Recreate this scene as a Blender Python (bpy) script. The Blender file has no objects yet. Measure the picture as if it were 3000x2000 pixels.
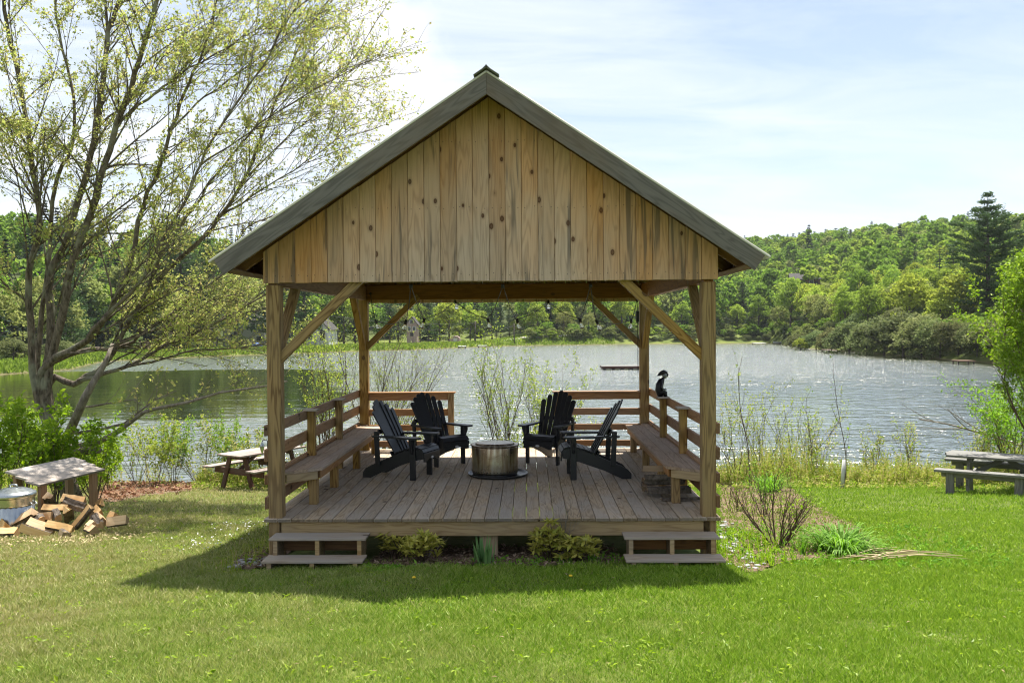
import bpy, bmesh, math, random
import numpy as np
from mathutils import Matrix, Vector, Quaternion
random.seed(7); RNG = np.random.default_rng(11)
S = bpy.context.scene
COL = S.collection
R = math.radians

# ------------------------------------------------------------------ camera
F = 2550.0
CX, CY, CZ = 0.38, -8.775, 1.931
YAW, PIT, ROL = R(1.039), R(-0.987), R(-0.423)
ex = Vector((math.cos(YAW), math.sin(YAW), 0)); ey = Vector((-math.sin(YAW), math.cos(YAW), 0)); ez = Vector((0, 0, 1))
ez2 = -math.sin(PIT)*ey + math.cos(PIT)*ez
fw = math.cos(PIT)*ey + math.sin(PIT)*ez
rt = math.cos(ROL)*ex + math.sin(ROL)*ez2
up = -math.sin(ROL)*ex + math.cos(ROL)*ez2
CAM = Vector((CX, CY, CZ))

def ray(px, py):
    return (fw + rt*((px-1500)/F) + up*((1000-py)/F))
def at_d(px, py, d):            # point at distance d in front (along +Y from the camera)
    v = ray(px, py); return CAM + v*(d/v.y)
def at_z(px, py, z):
    v = ray(px, py); return CAM + v*((z-CZ)/v.z)
def at_x(px, py, x):
    v = ray(px, py); return CAM + v*((x-CX)/v.x)

# ------------------------------------------------------------------ ground shape
ZW = -2.8                        # lake level
T_S = [-6, -2.5, -1.2, -.8, -.606, -.53, -.49, -.29, -.136, -.057, -.018, .13, .276, .319, .394, .49, .6, .8, 1.2, 2.5, 6]
D_S = [5, 12, 30, 60, 93, 102, 128, 157, 180, 201, 210, 220, 219, 171, 138, 110, 92, 66, 42, 30, 26]
def sst(a, b, x):
    t = np.clip((x-a)/(b-a), 0, 1); return t*t*(3-2*t)
def shore(t): return np.interp(t, T_S, D_S)
def gz(x, y):
    x = np.asarray(x, float); y = np.asarray(y, float)
    d = y - CY; xx = x - CX
    de = np.maximum(d, 2.0)
    lawn = -.37 - .119*(de-8.2) + .018*np.sin(x*.9+1.3)*np.cos(y*.7) + .01*np.sin(x*2.3)*np.sin(y*1.9+.4)
    edge = 21.8 + .35*np.sin(x*.55) + .25*np.sin(x*1.3+1)
    bank = -.36*np.maximum(d-edge, 0)
    near = np.maximum(lawn + bank, -3.9)
    r = np.maximum(d, 1e-3); t = xx/r
    s = d - shore(t)
    beach = ZW - .5 + np.clip((s+3)*.22, -.7, 1.35)
    left = sst(.02, -.06, t)
    hl = 20*sst(34, 140, s) + 12*sst(140, 400, s)
    hr = (30+10*sst(.08, .28, t)+5*sst(.30, .48, t))*sst(shore(t)+4, 540, d)**.85 + 2*sst(.40, .62, t)*sst(8, 90, s) + 1.5*sst(0, 12, s)
    hill = hl*left + hr*(1-left)
    hill = hill*(1-.35*sst(560, 900, d))
    hill = hill + (.8*np.sin(x*.05)*np.sin(y*.043+2)+.5*np.sin(x*.11+1))*sst(20, 80, s)
    far = np.where(s > -6, np.maximum(beach + hill, -3.9), -3.9)
    z = np.where(d < 40, near, far)
    return np.where((d < 1), np.where(d < -60, .37, .37), z)
def g(x, y): return float(gz(x, y))
def on_ground(px, py):           # where a pixel's ray meets the lawn
    v = ray(px, py); a = 2.0
    for i in range(4000):
        p = CAM + v*a
        if p.z <= g(p.x, p.y): return p
        a *= 1.002
    return p

# ------------------------------------------------------------------ scene graph helpers
WM = {}
def tag(o, label=None, cat=None, group=None, kind=None):
    if label: o['label'] = label
    if cat: o['category'] = cat
    if group: o['group'] = group
    if kind: o['kind'] = kind
    return o
def link(o, parent=None, M=None):
    M = M or Matrix.Identity(4)
    COL.objects.link(o)
    if parent is not None:
        o.parent = parent; o.matrix_basis = WM[parent.name].inverted() @ M
    else:
        o.matrix_basis = M
    WM[o.name] = M
    return o
def empty(name, loc=(0, 0, 0), rz=0, label=None, cat=None, group=None):
    o = bpy.data.objects.new(name, None); o.empty_display_size = .1
    link(o, None, Matrix.Translation(loc) @ Matrix.Rotation(rz, 4, 'Z'))
    return tag(o, label, cat, group)
def copy_tree(o, parent=None):
    c = o.copy(); COL.objects.link(c)
    if parent is not None: c.parent = parent
    for ch in list(o.children): copy_tree(ch, c)
    return c
def place(o, loc, rz=0, sc=1.0):
    o.location = loc; o.rotation_euler = (0, 0, rz)
    o.scale = (sc, sc, sc) if not isinstance(sc, (tuple, list)) else sc

class MB:
    def __init__(s): s.v = []; s.f = []; s.m = []; s.sm = []
    def add(s, vs, fs, mi=0, smooth=False):
        b = len(s.v); s.v += [tuple(p) for p in vs]
        for q in fs:
            s.f.append([b+i for i in q]); s.m.append(mi); s.sm.append(smooth)
        return s
    def box(s, c, size, M=None, mi=0, bev=.004):
        hx, hy, hz = [a/2 for a in size]; b = min(bev, hx*.45, hy*.45, hz*.45)
        vs = []; idx = {}
        for sx in (-1, 1):
            for sy in (-1, 1):
                for sz in (-1, 1):
                    for k in range(3):
                        p = [sx*(hx-b), sy*(hy-b), sz*(hz-b)]
                        p[k] = (sx*hx, sy*hy, sz*hz)[k]
                        idx[(sx, sy, sz, k)] = len(vs); vs.append(p)
        fs = []
        for k in range(3):
            a, c2 = [(1, 2), (2, 0), (0, 1)][k]
            for sg in (-1, 1):
                q = []
                for u, w in ((-1, -1), (1, -1), (1, 1), (-1, 1)):
                    t = [0, 0, 0]; t[k] = sg; t[a] = u; t[c2] = w; q.append(idx[(t[0], t[1], t[2], k)])
                fs.append(q if sg > 0 else q[::-1])
        for k in range(3):                                   # edge bevels
            a, c2 = [(1, 2), (2, 0), (0, 1)][k]
            for u in (-1, 1):
                for w in (-1, 1):
                    q = []
                    for sg, kk in ((-1, a), (1, a), (1, c2), (-1, c2)):
                        t = [0, 0, 0]; t[k] = sg; t[a] = u; t[c2] = w; q.append(idx[(t[0], t[1], t[2], kk)])
                    fs.append(q if u*w < 0 else q[::-1])
        for sx in (-1, 1):
            for sy in (-1, 1):
                for sz in (-1, 1):
                    q = [idx[(sx, sy, sz, k)] for k in range(3)]
                    fs.append(q if sx*sy*sz > 0 else q[::-1])
        c = Vector(c)
        if M is None: vs = [Vector(p)+c for p in vs]
        else: vs = [M @ Vector(p) + c for p in vs]
        return s.add(vs, fs, mi)
    def beam(s, p0, p1, w, h, upv=(0, 0, 1), mi=0, bev=.004):   # w across, h along upv
        p0 = Vector(p0); p1 = Vector(p1); x = (p1-p0); L = x.length; x.normalize()
        u = Vector(upv); u = (u - x*u.dot(x))
        if u.length < 1e-4: u = Vector((0, 1, 0)); u = u - x*u.dot(x)
        u.normalize(); yv = u.cross(x)
        M = Matrix((x, yv, u)).transposed()
        return s.box((p0+p1)/2, (L, w, h), M, mi, bev)
    def tube(s, pts, rad, n=6, mi=0, cap=True, smooth=True):
        pts = [Vector(p) for p in pts]; m = len(pts)
        if not isinstance(rad, (list, tuple)): rad = [rad]*m
        vs = []; prev = None
        for i, p in enumerate(pts):
            t = (pts[min(i+1, m-1)] - pts[max(i-1, 0)])
            if t.length < 1e-9: t = Vector((0, 0, 1))
            t.normalize()
            if prev is None:
                a = Vector((0, 0, 1)) if abs(t.z) < .9 else Vector((1, 0, 0))
                u = t.cross(a).normalized()
            else:
                u = prev - t*prev.dot(t)
                u = u.normalized() if u.length > 1e-6 else t.orthogonal().normalized()
            prev = u; w = t.cross(u)
            for k in range(n):
                an = 2*math.pi*k/n
                vs.append(p + (u*math.cos(an) + w*math.sin(an))*rad[i])
        fs = []
        for i in range(m-1):
            for k in range(n):
                a = i*n+k; b = i*n+(k+1) % n
                fs.append((a, b, b+n, a+n))
        if cap:
            fs.append(tuple(range(n-1, -1, -1))); fs.append(tuple(range((m-1)*n, m*n)))
        return s.add(vs, fs, mi, smooth)
    def lathe(s, prof, n=32, c=(0, 0, 0), mi=0, smooth=True, flute=None):
        vs = []; c = Vector(c)
        for (r, z) in prof:
            for k in range(n):
                an = 2*math.pi*k/n
                rr = r*(1+flute*math.cos(an*n/4)) if flute else r
                vs.append(c + Vector((rr*math.cos(an), rr*math.sin(an), z)))
        fs = []
        for i in range(len(prof)-1):
            for k in range(n):
                a = i*n+k; b = i*n+(k+1) % n; fs.append((a, b, b+n, a+n))
        if prof[0][0] > 1e-4: fs.append(tuple(range(n-1, -1, -1)))
        if prof[-1][0] > 1e-4: fs.append(tuple(range((len(prof)-1)*n, len(prof)*n)))
        return s.add(vs, fs, mi, smooth)
    def prism(s, poly, M, th, mi=0):         # poly in local XY, extruded along local Z by +-th/2, M maps to world
        n = len(poly)
        vs = [M @ Vector((p[0], p[1], -th/2)) for p in poly] + [M @ Vector((p[0], p[1], th/2)) for p in poly]
        fs = [tuple(range(n-1, -1, -1)), tuple(range(n, 2*n))] + [(i, (i+1) % n, n+(i+1) % n, n+i) for i in range(n)]
        return s.add(vs, fs, mi)
    def build(s, name, mats, parent=None, M=None):
        me = bpy.data.meshes.new(name)
        me.from_pydata(s.v, [], s.f)
        if not isinstance(mats, (list, tuple)): mats = [mats]
        for m in mats: me.materials.append(m)
        me.polygons.foreach_set('material_index', s.m)
        me.polygons.foreach_set('use_smooth', s.sm)
        me.update()
        o = bpy.data.objects.new(name, me)
        if M is not None:                         # verts given in world: move them into the object's frame
            me.transform(M.inverted())
        return link(o, parent, M)

def beam_obj(name, p0, p1, w, h, mat, parent, upv=(0, 0, 1), bev=.005):
    p0 = Vector(p0); p1 = Vector(p1); x = (p1-p0); L = x.length; x.normalize()
    u = Vector(upv); u = u - x*u.dot(x)
    if u.length < 1e-4: u = Vector((0, 1, 0)) - x*x.y
    u.normalize(); yv = u.cross(x)
    M = Matrix((x, yv, u)).transposed().to_4x4(); M.translation = p0
    mb = MB(); mb.box((L/2, 0, 0), (L, w, h), None, 0, bev)
    return mb.build_local(name, mat, parent, M)
def _bl(s, name, mats, parent=None, M=None):
    me = bpy.data.meshes.new(name); me.from_pydata(s.v, [], s.f)
    if not isinstance(mats, (list, tuple)): mats = [mats]
    for m in mats: me.materials.append(m)
    me.polygons.foreach_set('material_index', s.m); me.polygons.foreach_set('use_smooth', s.sm); me.update()
    return link(bpy.data.objects.new(name, me), parent, M)
MB.build_local = _bl

def np_mesh(name, V, Fq, mats, parent=None, M=None, mi=None, smooth=False, k=4):
    """V (n,3); Fq (m,k) faces of k corners"""
    me = bpy.data.meshes.new(name); V = np.ascontiguousarray(V, np.float32); Fq = np.ascontiguousarray(Fq, np.int32)
    m = len(Fq); me.vertices.add(len(V)); me.vertices.foreach_set('co', V.ravel())
    me.loops.add(m*k); me.loops.foreach_set('vertex_index', Fq.ravel())
    me.polygons.add(m); me.polygons.foreach_set('loop_start', np.arange(0, m*k, k, dtype=np.int32))
    if not isinstance(mats, (list, tuple)): mats = [mats]
    for x in mats: me.materials.append(x)
    if mi is not None: me.polygons.foreach_set('material_index', np.ascontiguousarray(mi, np.int32))
    me.polygons.foreach_set('use_smooth', np.full(m, smooth))
    me.update(calc_edges=True)
    return link(bpy.data.objects.new(name, me), parent, M)

def unit(a): return a/np.maximum(np.linalg.norm(a, axis=-1, keepdims=True), 1e-9)
def leaf_quads(P, Nn, size, asp=.6, dirs=None, rng=RNG, fold=.12):
    """diamond leaves: centres P, normals Nn, long size; long axis dirs (or random)"""
    n = len(P); Nn = unit(Nn)
    if dirs is None: dirs = rng.normal(size=(n, 3))
    D = unit(dirs - Nn*np.sum(dirs*Nn, axis=1, keepdims=True)); W = np.cross(Nn, D)
    size = np.broadcast_to(np.asarray(size, float), (n,))[:, None]
    a = P - D*size*.5; b = P + W*size*asp*.5 + Nn*size*fold; c = P + D*size*.5; e = P - W*size*asp*.5 + Nn*size*fold
    V = np.stack([a, b, c, e], 1).reshape(-1, 3); Fq = np.arange(4*n).reshape(n, 4)
    return V, Fq
# ------------------------------------------------------------------ materials
class NT:
    def __init__(s, name):
        s.m = bpy.data.materials.new(name); s.m.use_nodes = True
        s.t = s.m.node_tree; s.t.nodes.clear()
        s.out = s.t.nodes.new('ShaderNodeOutputMaterial')
    def n(s, typ, ins=None, **kw):
        nd = s.t.nodes.new('ShaderNode'+typ)
        for k, v in kw.items(): setattr(nd, k, v)
        for k, v in (ins or {}).items(): s.set(nd, k, v)
        return nd
    def set(s, nd, k, v):
        i = nd.inputs[k]
        if isinstance(v, tuple) and len(v) == 2 and hasattr(v[0], 'outputs'): s.t.links.new(v[0].outputs[v[1]], i)
        elif hasattr(v, 'outputs'): s.t.links.new(v.outputs[0], i)
        else: i.default_value = v
    def math(s, op, a, b=0.0, c=0.0, clamp=False):
        nd = s.n('Math', {0: a, 1: b, 2: c}, operation=op, use_clamp=clamp); return nd
    def vmath(s, op, a, b=(0, 0, 0)):
        return s.n('VectorMath', {0: a, 1: b}, operation=op)
    def mix(s, f, a, b, blend='MIX'):
        nd = s.n('Mix', data_type='RGBA', blend_type=blend)
        s.set(nd, 0, f); s.set(nd, 6, a); s.set(nd, 7, b); return (nd, 2)
    def ramp(s, f, stops, interp='LINEAR'):
        nd = s.n('ValToRGB', {0: f}); cr = nd.color_ramp; cr.interpolation = interp
        while len(cr.elements) < len(stops): cr.elements.new(.5)
        for e, (p, c) in zip(cr.elements, stops):
            e.position = p; e.color = tuple(c)+(1,) if len(c) == 3 else c
        return nd
    def noise(s, vec, scale, detail=3, rough=.55, dist=0.0):
        return s.n('TexNoise', {'Vector': vec, 'Scale': scale, 'Detail': detail, 'Roughness': rough, 'Distortion': dist})
    def done(s, sh, disp=None):
        s.t.links.new(sh.outputs[0], s.out.inputs[0]); return s.m
def c3(*a): return tuple(a)+(1,)

def wood(name, light, dark, axis='X', knots=0.0, weather=None, wamt=0.0, rings=.5, var=.22, rough=.75, knotcol=(.06, .03, .015), stain=0.0, kscale=1.0, bleach=None):
    t = NT(name)
    co = t.n('TexCoord'); geo = t.n('NewGeometry'); oi = t.n('ObjectInfo')
    rnd = t.math('ADD', (geo, 'Random Per Island'), (oi, 'Random'))
    off = t.vmath('SCALE', t.n('CombineXYZ', {0: rnd, 1: t.math('MULTIPLY', rnd, 1.7), 2: t.math('MULTIPLY', rnd, 2.3)})); off.inputs['Scale'].default_value = 13.7
    v = t.vmath('ADD', (co, 'Object'), off)
    k = 'XYZ'.index(axis)
    def sc(al, ac):
        q = [ac, ac, ac]; q[k] = al; return t.vmath('MULTIPLY', v, tuple(q))
    fine = t.noise(sc(2.5, 70), 1.0, 4, .6, .3)
    body = t.noise(sc(.9, 9), 1.0, 2, .5, .2)
    rg = t.math('SINE', t.math('MULTIPLY', (body, 0), 55.0))
    rg = t.math('MULTIPLY_ADD', rg, .5, .5)
    rg = t.math('POWER', rg, 2.2)
    blot = t.noise(sc(1.2, 3), 1.0, 3, .6)
    f = t.math('MULTIPLY_ADD', (fine, 0), .7, t.math('MULTIPLY', rg, rings*.6))
    col = t.mix(t.math('SUBTRACT', f, .12, clamp=True), c3(*light), c3(*dark))
    if weather:
        wf = t.ramp((blot, 0), [(.40, (0, 0, 0)), (.62, (1, 1, 1))])
        col = t.mix(t.math('MULTIPLY', wf, wamt), col, c3(*weather))
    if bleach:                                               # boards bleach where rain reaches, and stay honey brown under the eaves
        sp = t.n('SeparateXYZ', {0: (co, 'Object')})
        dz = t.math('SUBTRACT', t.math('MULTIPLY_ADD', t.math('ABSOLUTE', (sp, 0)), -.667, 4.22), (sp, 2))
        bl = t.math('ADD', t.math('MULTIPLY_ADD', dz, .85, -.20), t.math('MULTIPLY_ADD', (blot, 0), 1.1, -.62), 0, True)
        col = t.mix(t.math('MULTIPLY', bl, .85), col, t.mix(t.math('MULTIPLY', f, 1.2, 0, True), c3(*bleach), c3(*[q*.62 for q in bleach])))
    if stain:
        sn = t.noise(sc(.7, 16), 1.0, 3, .6, .5); sm = t.noise(sc(.55, 2.5), 1.0, 1)
        sf = t.math('MULTIPLY', t.ramp((sn, 0), [(.53, (0, 0, 0)), (.60, (1, 1, 1))]), t.ramp((sm, 0), [(.47, (0, 0, 0)), (.55, (1, 1, 1))]))
        col = t.mix(t.math('MULTIPLY', sf, stain), col, c3(.055, .052, .05))
    if knots:
        q = [5.0*kscale]*3; q[k] = 3.2*kscale
        vo = t.n('TexVoronoi', {'Vector': t.vmath('MULTIPLY', v, tuple(q)), 'Scale': 1.0, 'Randomness': 1.0}, feature='F1')
        dd = t.math('MULTIPLY_ADD', (fine, 0), .03, (vo, 'Distance'))
        pick = t.math('GREATER_THAN', t.n('SeparateColor', {0: (vo, 'Color')}), 1-knots)
        kn = t.math('MULTIPLY', t.ramp(dd, [(.05, (.8, .8, .8)), (.09, (.9, .9, .9)), (.115, (1, 1, 1)), (.13, (.3, .3, .3)), (.21, (0, 0, 0))]), pick)
        col = t.mix(kn, col, c3(*knotcol))
    nl = t.n('SeparateXYZ', {0: t.n('VectorTransform', {0: (geo, 'True Normal')}, vector_type='NORMAL', convert_from='WORLD', convert_to='OBJECT')})
    endg = t.math('MULTIPLY_ADD', t.math('GREATER_THAN', t.math('ABSOLUTE', (nl, k)), .85), -.5, 1.0)     # end grain soaks up dirt
    br = t.math('MULTIPLY', endg, t.math('MULTIPLY_ADD', t.math('FRACT', t.math('MULTIPLY', rnd, 7.31)), var*2, 1-var))
    hs = t.n('HueSaturation', {'Color': col, 'Value': br, 'Saturation': t.math('MULTIPLY_ADD', t.math('FRACT', t.math('MULTIPLY', rnd, 3.77)), .3, .85)})
    bp = t.n('Bump', {'Strength': .25, 'Distance': .004, 'Height': f})
    p = t.n('BsdfPrincipled', {'Base Color': hs, 'Roughness': rough, 'Normal': bp, 'Specular IOR Level': .25})
    return t.done(p)

def leafmat(name, cols, transl=.4, rough=.55, hue=.0, val=.25, spec=.2, tcol=None):
    """cols: three colours picked at random leaf by leaf"""
    t = NT(name); geo = t.n('NewGeometry'); oi = t.n('ObjectInfo')
    n = len(cols)
    rp = t.ramp((geo, 'Random Per Island'), [(i/(n-1), c) for i, c in enumerate(cols)])
    r2 = t.math('FRACT', t.math('MULTIPLY', (oi, 'Random'), 5.71))
    hs = t.n('HueSaturation', {'Color': rp, 'Hue': t.math('MULTIPLY_ADD', (oi, 'Random'), hue, .5-hue/2),
        'Value': t.math('MULTIPLY_ADD', r2, val*2, 1-val)})
    d = t.n('BsdfPrincipled', {'Base Color': hs, 'Roughness': rough, 'Specular IOR Level': spec})
    th = t.n('HueSaturation', {'Color': hs, 'Value': 1.25, 'Saturation': 1.05})
    tr = t.n('BsdfTranslucent', {'Color': th})
    return t.done(t.n('MixShader', {0: transl, 1: d, 2: tr}))

def bark(name, a, b, sc=14.0, lichen=None):
    t = NT(name); co = t.n('TexCoord'); v = t.vmath('MULTIPLY', (co, 'Object'), (1, 1, .35))
    n1 = t.noise(v, sc, 5, .65, .3); n2 = t.noise((co, 'Object'), 2.2, 3)
    col = t.mix(t.ramp((n1, 0), [(.35, (0, 0, 0)), (.65, (1, 1, 1))]), c3(*b), c3(*a))
    if lichen:
        col = t.mix(t.math('MULTIPLY', t.ramp((n2, 0), [(.52, (0, 0, 0)), (.62, (1, 1, 1))]), .6), col, c3(*lichen))
    bp = t.n('Bump', {'Strength': .6, 'Distance': .02, 'Height': (n1, 0)})
    return t.done(t.n('BsdfPrincipled', {'Base Color': col, 'Roughness': .9, 'Normal': bp, 'Specular IOR Level': .15}))

def plain(name, col, rough=.6, metal=0.0, spec=.4, nscale=0, namt=.2, bump=0.0):
    t = NT(name)
    c = c3(*col); ins = {'Roughness': rough, 'Metallic': metal, 'Specular IOR Level': spec}
    if nscale:
        co = t.n('TexCoord'); ns = t.noise((co, 'Object'), nscale, 4, .6)
        hs = t.n('HueSaturation', {'Color': c, 'Value': t.math('MULTIPLY_ADD', (ns, 0), namt*2, 1-namt)}); ins['Base Color'] = hs
        ins['Roughness'] = t.math('MULTIPLY_ADD', (ns, 0), .25, rough-.12)
        if bump: ins['Normal'] = t.n('Bump', {'Strength': bump, 'Distance': .01, 'Height': (ns, 0)})
    else: ins['Base Color'] = c
    return t.done(t.n('BsdfPrincipled', ins))

M = {}
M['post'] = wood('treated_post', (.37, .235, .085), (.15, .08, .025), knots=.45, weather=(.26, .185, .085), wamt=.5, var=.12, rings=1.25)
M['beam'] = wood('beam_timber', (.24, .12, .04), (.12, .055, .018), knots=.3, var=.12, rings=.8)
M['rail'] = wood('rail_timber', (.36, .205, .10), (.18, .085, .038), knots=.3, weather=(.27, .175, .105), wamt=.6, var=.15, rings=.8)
M['deck'] = wood('deck_board', (.47, .37, .26), (.21, .15, .09), axis='Y', knots=.22, weather=(.37, .32, .265), wamt=.75, var=.17, rings=.9)
M['tread'] = wood('tread_board', (.42, .35, .27), (.25, .195, .14), axis='X', knots=.15, weather=(.34, .31, .27), wamt=.7, var=.12, rings=.8)
M['benchwood'] = wood('bench_board', (.41, .305, .215), (.19, .125, .085), axis='Y', knots=.16, weather=(.32, .25, .20), wamt=.6, var=.14, rings=.8)
M['joist'] = wood('joist_timber', (.43, .315, .17), (.23, .15, .07), knots=.25, weather=(.30, .24, .16), wamt=.4, var=.08, rings=.9)
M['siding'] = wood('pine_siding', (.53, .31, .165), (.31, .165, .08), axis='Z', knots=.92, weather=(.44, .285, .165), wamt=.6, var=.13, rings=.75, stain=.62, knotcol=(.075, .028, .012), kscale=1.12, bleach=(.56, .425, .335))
M['barge'] = wood('weathered_fascia', (.170, .155, .142), (.080, .073, .066), knots=.10, weather=(.155, .115, .08), wamt=.45, var=.06, rings=.8)
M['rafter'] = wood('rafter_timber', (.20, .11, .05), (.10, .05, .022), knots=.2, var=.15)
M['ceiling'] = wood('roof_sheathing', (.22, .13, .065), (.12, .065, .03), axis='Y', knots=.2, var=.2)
M['greywood'] = wood('grey_table_wood', (.21, .20, .185), (.095, .09, .082), knots=.1, weather=(.15, .155, .135), wamt=.6, var=.15, rings=.9)
M['brownwood'] = wood('brown_table_wood', (.12, .055, .04), (.05, .022, .016), knots=.08, weather=(.14, .10, .085), wamt=.5, var=.2)
M['tabletop'] = wood('worn_table_top', (.36, .31, .28), (.17, .12, .10), knots=.1, weather=(.22, .16, .14), wamt=.7, var=.2)
M['shelterwood'] = wood('shelter_board', (.42, .37, .32), (.27, .23, .19), knots=.12, weather=(.36, .32, .29), wamt=.5, var=.06)
M['splitwood'] = wood('split_firewood', (.72, .53, .30), (.52, .33, .15), knots=.08, weather=(.50, .26, .09), wamt=.55, var=.18, rings=.6)
M['oldwood'] = wood('old_firewood', (.36, .25, .15), (.18, .115, .06), knots=.1, weather=(.25, .19, .13), wamt=.5, var=.2)
M['logbark'] = bark('log_bark', (.16, .135, .11), (.045, .035, .028), 22)
M['maplebark'] = bark('maple_bark', (.20, .165, .125), (.05, .04, .03), 20, (.27, .28, .20))
M['twig'] = bark('twig_bark', (.17, .125, .085), (.07, .05, .035), 30)
M['palebark'] = bark('pale_branch_bark', (.30, .265, .22), (.14, .115, .09), 20)
M['treebark'] = bark('far_tree_bark', (.13, .11, .09), (.05, .04, .032), 3)
M['black'] = plain('black_plastic', (.010, .011, .014), .42, 0, .45, 60, .25)
M['emblem'] = plain('emblem_white', (.55, .55, .55), .5)
M['blackmetal'] = plain('black_metal', (.012, .012, .013), .4, 0, .5, 20, .3)
M['cable'] = plain('black_cable', (.012, .011, .011), .6)
M['galv'] = plain('galvanised_steel', (.40, .43, .44), .30, 1.0, .5, 9, .25)
M['white'] = plain('white_plastic', (.50, .50, .48), .5)
M['whitewall'] = plain('white_clapboard', (.62, .63, .63), .8, 0, .2, 3, .12)
M['greywall'] = plain('grey_clapboard', (.34, .34, .32), .8, 0, .2, 3, .15)
M['brownwall'] = plain('brown_log_wall', (.16, .10, .07), .8, 0, .2, 3, .25)
M['pinkwall'] = plain('weathered_shingle_wall', (.33, .25, .22), .85, 0, .2, 3, .25)
M['roofdark'] = plain('dark_shingle_roof', (.06, .057, .054), .9, 0, .2, 5, .25)
M['roofred'] = plain('rust_red_roof', (.20, .09, .06), .8, 0, .2, 5, .25)
M['windowpane'] = plain('window_pane', (.03, .04, .05), .08, 0, .6)
M['bluetarp'] = plain('blue_tarp', (.03, .12, .42), .5)
M['figure'] = plain('dark_cast_figure', (.018, .018, .022), .38, .6, .5, 40, .3)
M['figureface'] = plain('pale_cast_face', (.16, .17, .18), .4, .6, .5, 40, .2)
M['roofmetal'] = plain('pale_metal_roof', (.50, .49, .40), .45, .3, .4, 6, .2)
M['ridge'] = plain('mossy_ridge_cap', (.11, .115, .085), .8, 0, .2, 18, .4)
M['mulch'] = None
# heat tinted stainless steel
t = NT('heat_tinted_steel'); co = t.n('TexCoord')
sx = t.n('SeparateXYZ', {0: (co, 'Object')})
ang = t.math('ARCTAN2', (sx, 1), (sx, 0))
v = t.n('CombineXYZ', {0: t.math('MULTIPLY', ang, 3.2), 1: t.math('MULTIPLY', (sx, 2), .8), 2: 0.0})
n1 = t.noise(v, 2.4, 2, .5); n2 = t.noise((co, 'Object'), 6.0, 4, .65, .6)
tint = t.ramp(t.math('ADD', t.math('MULTIPLY', (n1, 0), .75), t.math('MULTIPLY', (sx, 2), .55)), [(.30, (.46, .45, .42)), (.46, (.40, .35, .27)), (.58, (.24, .18, .12)), (.74, (.11, .08, .06))])
smk = t.ramp((n2, 0), [(.52, (1, 1, 1)), (.74, (.35, .24, .17))])
col = t.mix(.8, tint, smk, 'MULTIPLY')
M['steel'] = t.done(t.n('BsdfPrincipled', {'Base Color': col, 'Metallic': 1.0, 'Roughness': t.math('MULTIPLY_ADD', (n2, 0), .25, .18)}))
# clear bulb glass
t = NT('bulb_glass')
M['bulb'] = t.done(t.n('BsdfPrincipled', {'Base Color': c3(.95, .95, .92), 'Roughness': .05, 'Transmission Weight': .85, 'IOR': 1.35}))

# leaves
M['mapleleaf'] = leafmat('young_maple_leaf', [(.29, .35, .08), (.38, .43, .11), (.47, .49, .15), (.45, .37, .16), (.34, .42, .10)], .47, .5, .015, .1)
M['bushleaf'] = leafmat('bright_bush_leaf', [(.14, .25, .016), (.22, .35, .024), (.31, .43, .045)], .5, .45, .02, .12)
M['limeleaf'] = leafmat('lime_willow_leaf', [(.13, .25, .018), (.20, .34, .028), (.29, .41, .055)], .45, .45, .02, .12)
M['shrubleaf'] = leafmat('small_shrub_leaf', [(.20, .28, .03), (.30, .37, .05), (.40, .43, .10)], .5, .5, .02, .12)
M['weedleaf'] = leafmat('shore_weed_leaf', [(.15, .24, .022), (.24, .33, .04), (.36, .38, .09), (.45, .37, .18)], .45, .5, .02, .1)
M['rhodoleaf'] = leafmat('rhododendron_leaf', [(.26, .29, .04), (.40, .38, .07), (.52, .46, .11)], .25, .35, .0, .1)
M['irisleaf'] = leafmat('iris_blade', [(.09, .19, .06), (.15, .28, .09), (.20, .33, .11)], .3, .4, .0, .1)
M['daylily'] = leafmat('daylily_blade', [(.09, .22, .018), (.16, .33, .03), (.25, .43, .06)], .4, .62, .0, .1)
M['straw'] = leafmat('dry_straw', [(.42, .33, .18), (.55, .45, .27), (.34, .25, .13)], .1, .6, .0, .1)
M['litter'] = leafmat('fallen_leaf', [(.12, .045, .025), (.22, .10, .05), (.32, .19, .11), (.16, .09, .05)], .15, .7, .0, .1)
M['dandelion'] = plain('dandelion_yellow', (.75, .50, .02), .6)
M['pebble'] = plain('grey_pebble', (.30, .30, .29), .8, 0, .2, 8, .5)
# far crowns
M['crown_lime'] = leafmat('lime_crown', [(.21, .285, .04), (.28, .355, .055), (.34, .40, .075)], .52, .7, .03, .2, .1)
M['crown_green'] = leafmat('green_crown', [(.13, .21, .03), (.19, .285, .042), (.24, .33, .06)], .5, .7, .03, .2, .1)
M['crown_olive'] = leafmat('olive_crown', [(.19, .225, .06), (.25, .28, .085), (.29, .32, .11)], .44, .7, .025, .18, .1)
M['spruce'] = leafmat('spruce_needles', [(.03, .055, .03), (.048, .08, .04), (.068, .105, .05)], .16, .7, .03, .25, .1)
M['ridgetree'] = leafmat('ridge_conifer_needles', [(.045, .075, .05), (.065, .10, .065), (.09, .13, .085)], .2, .8, .03, .25, .05)
M['pine'] = leafmat('pine_needles', [(.04, .08, .025), (.065, .12, .034), (.10, .16, .05)], .18, .65, .02, .18, .15)
M['willow'] = leafmat('grey_willow_leaf', [(.105, .14, .045), (.16, .19, .065), (.22, .24, .095)], .35, .7, .06, .3, .1)

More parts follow.
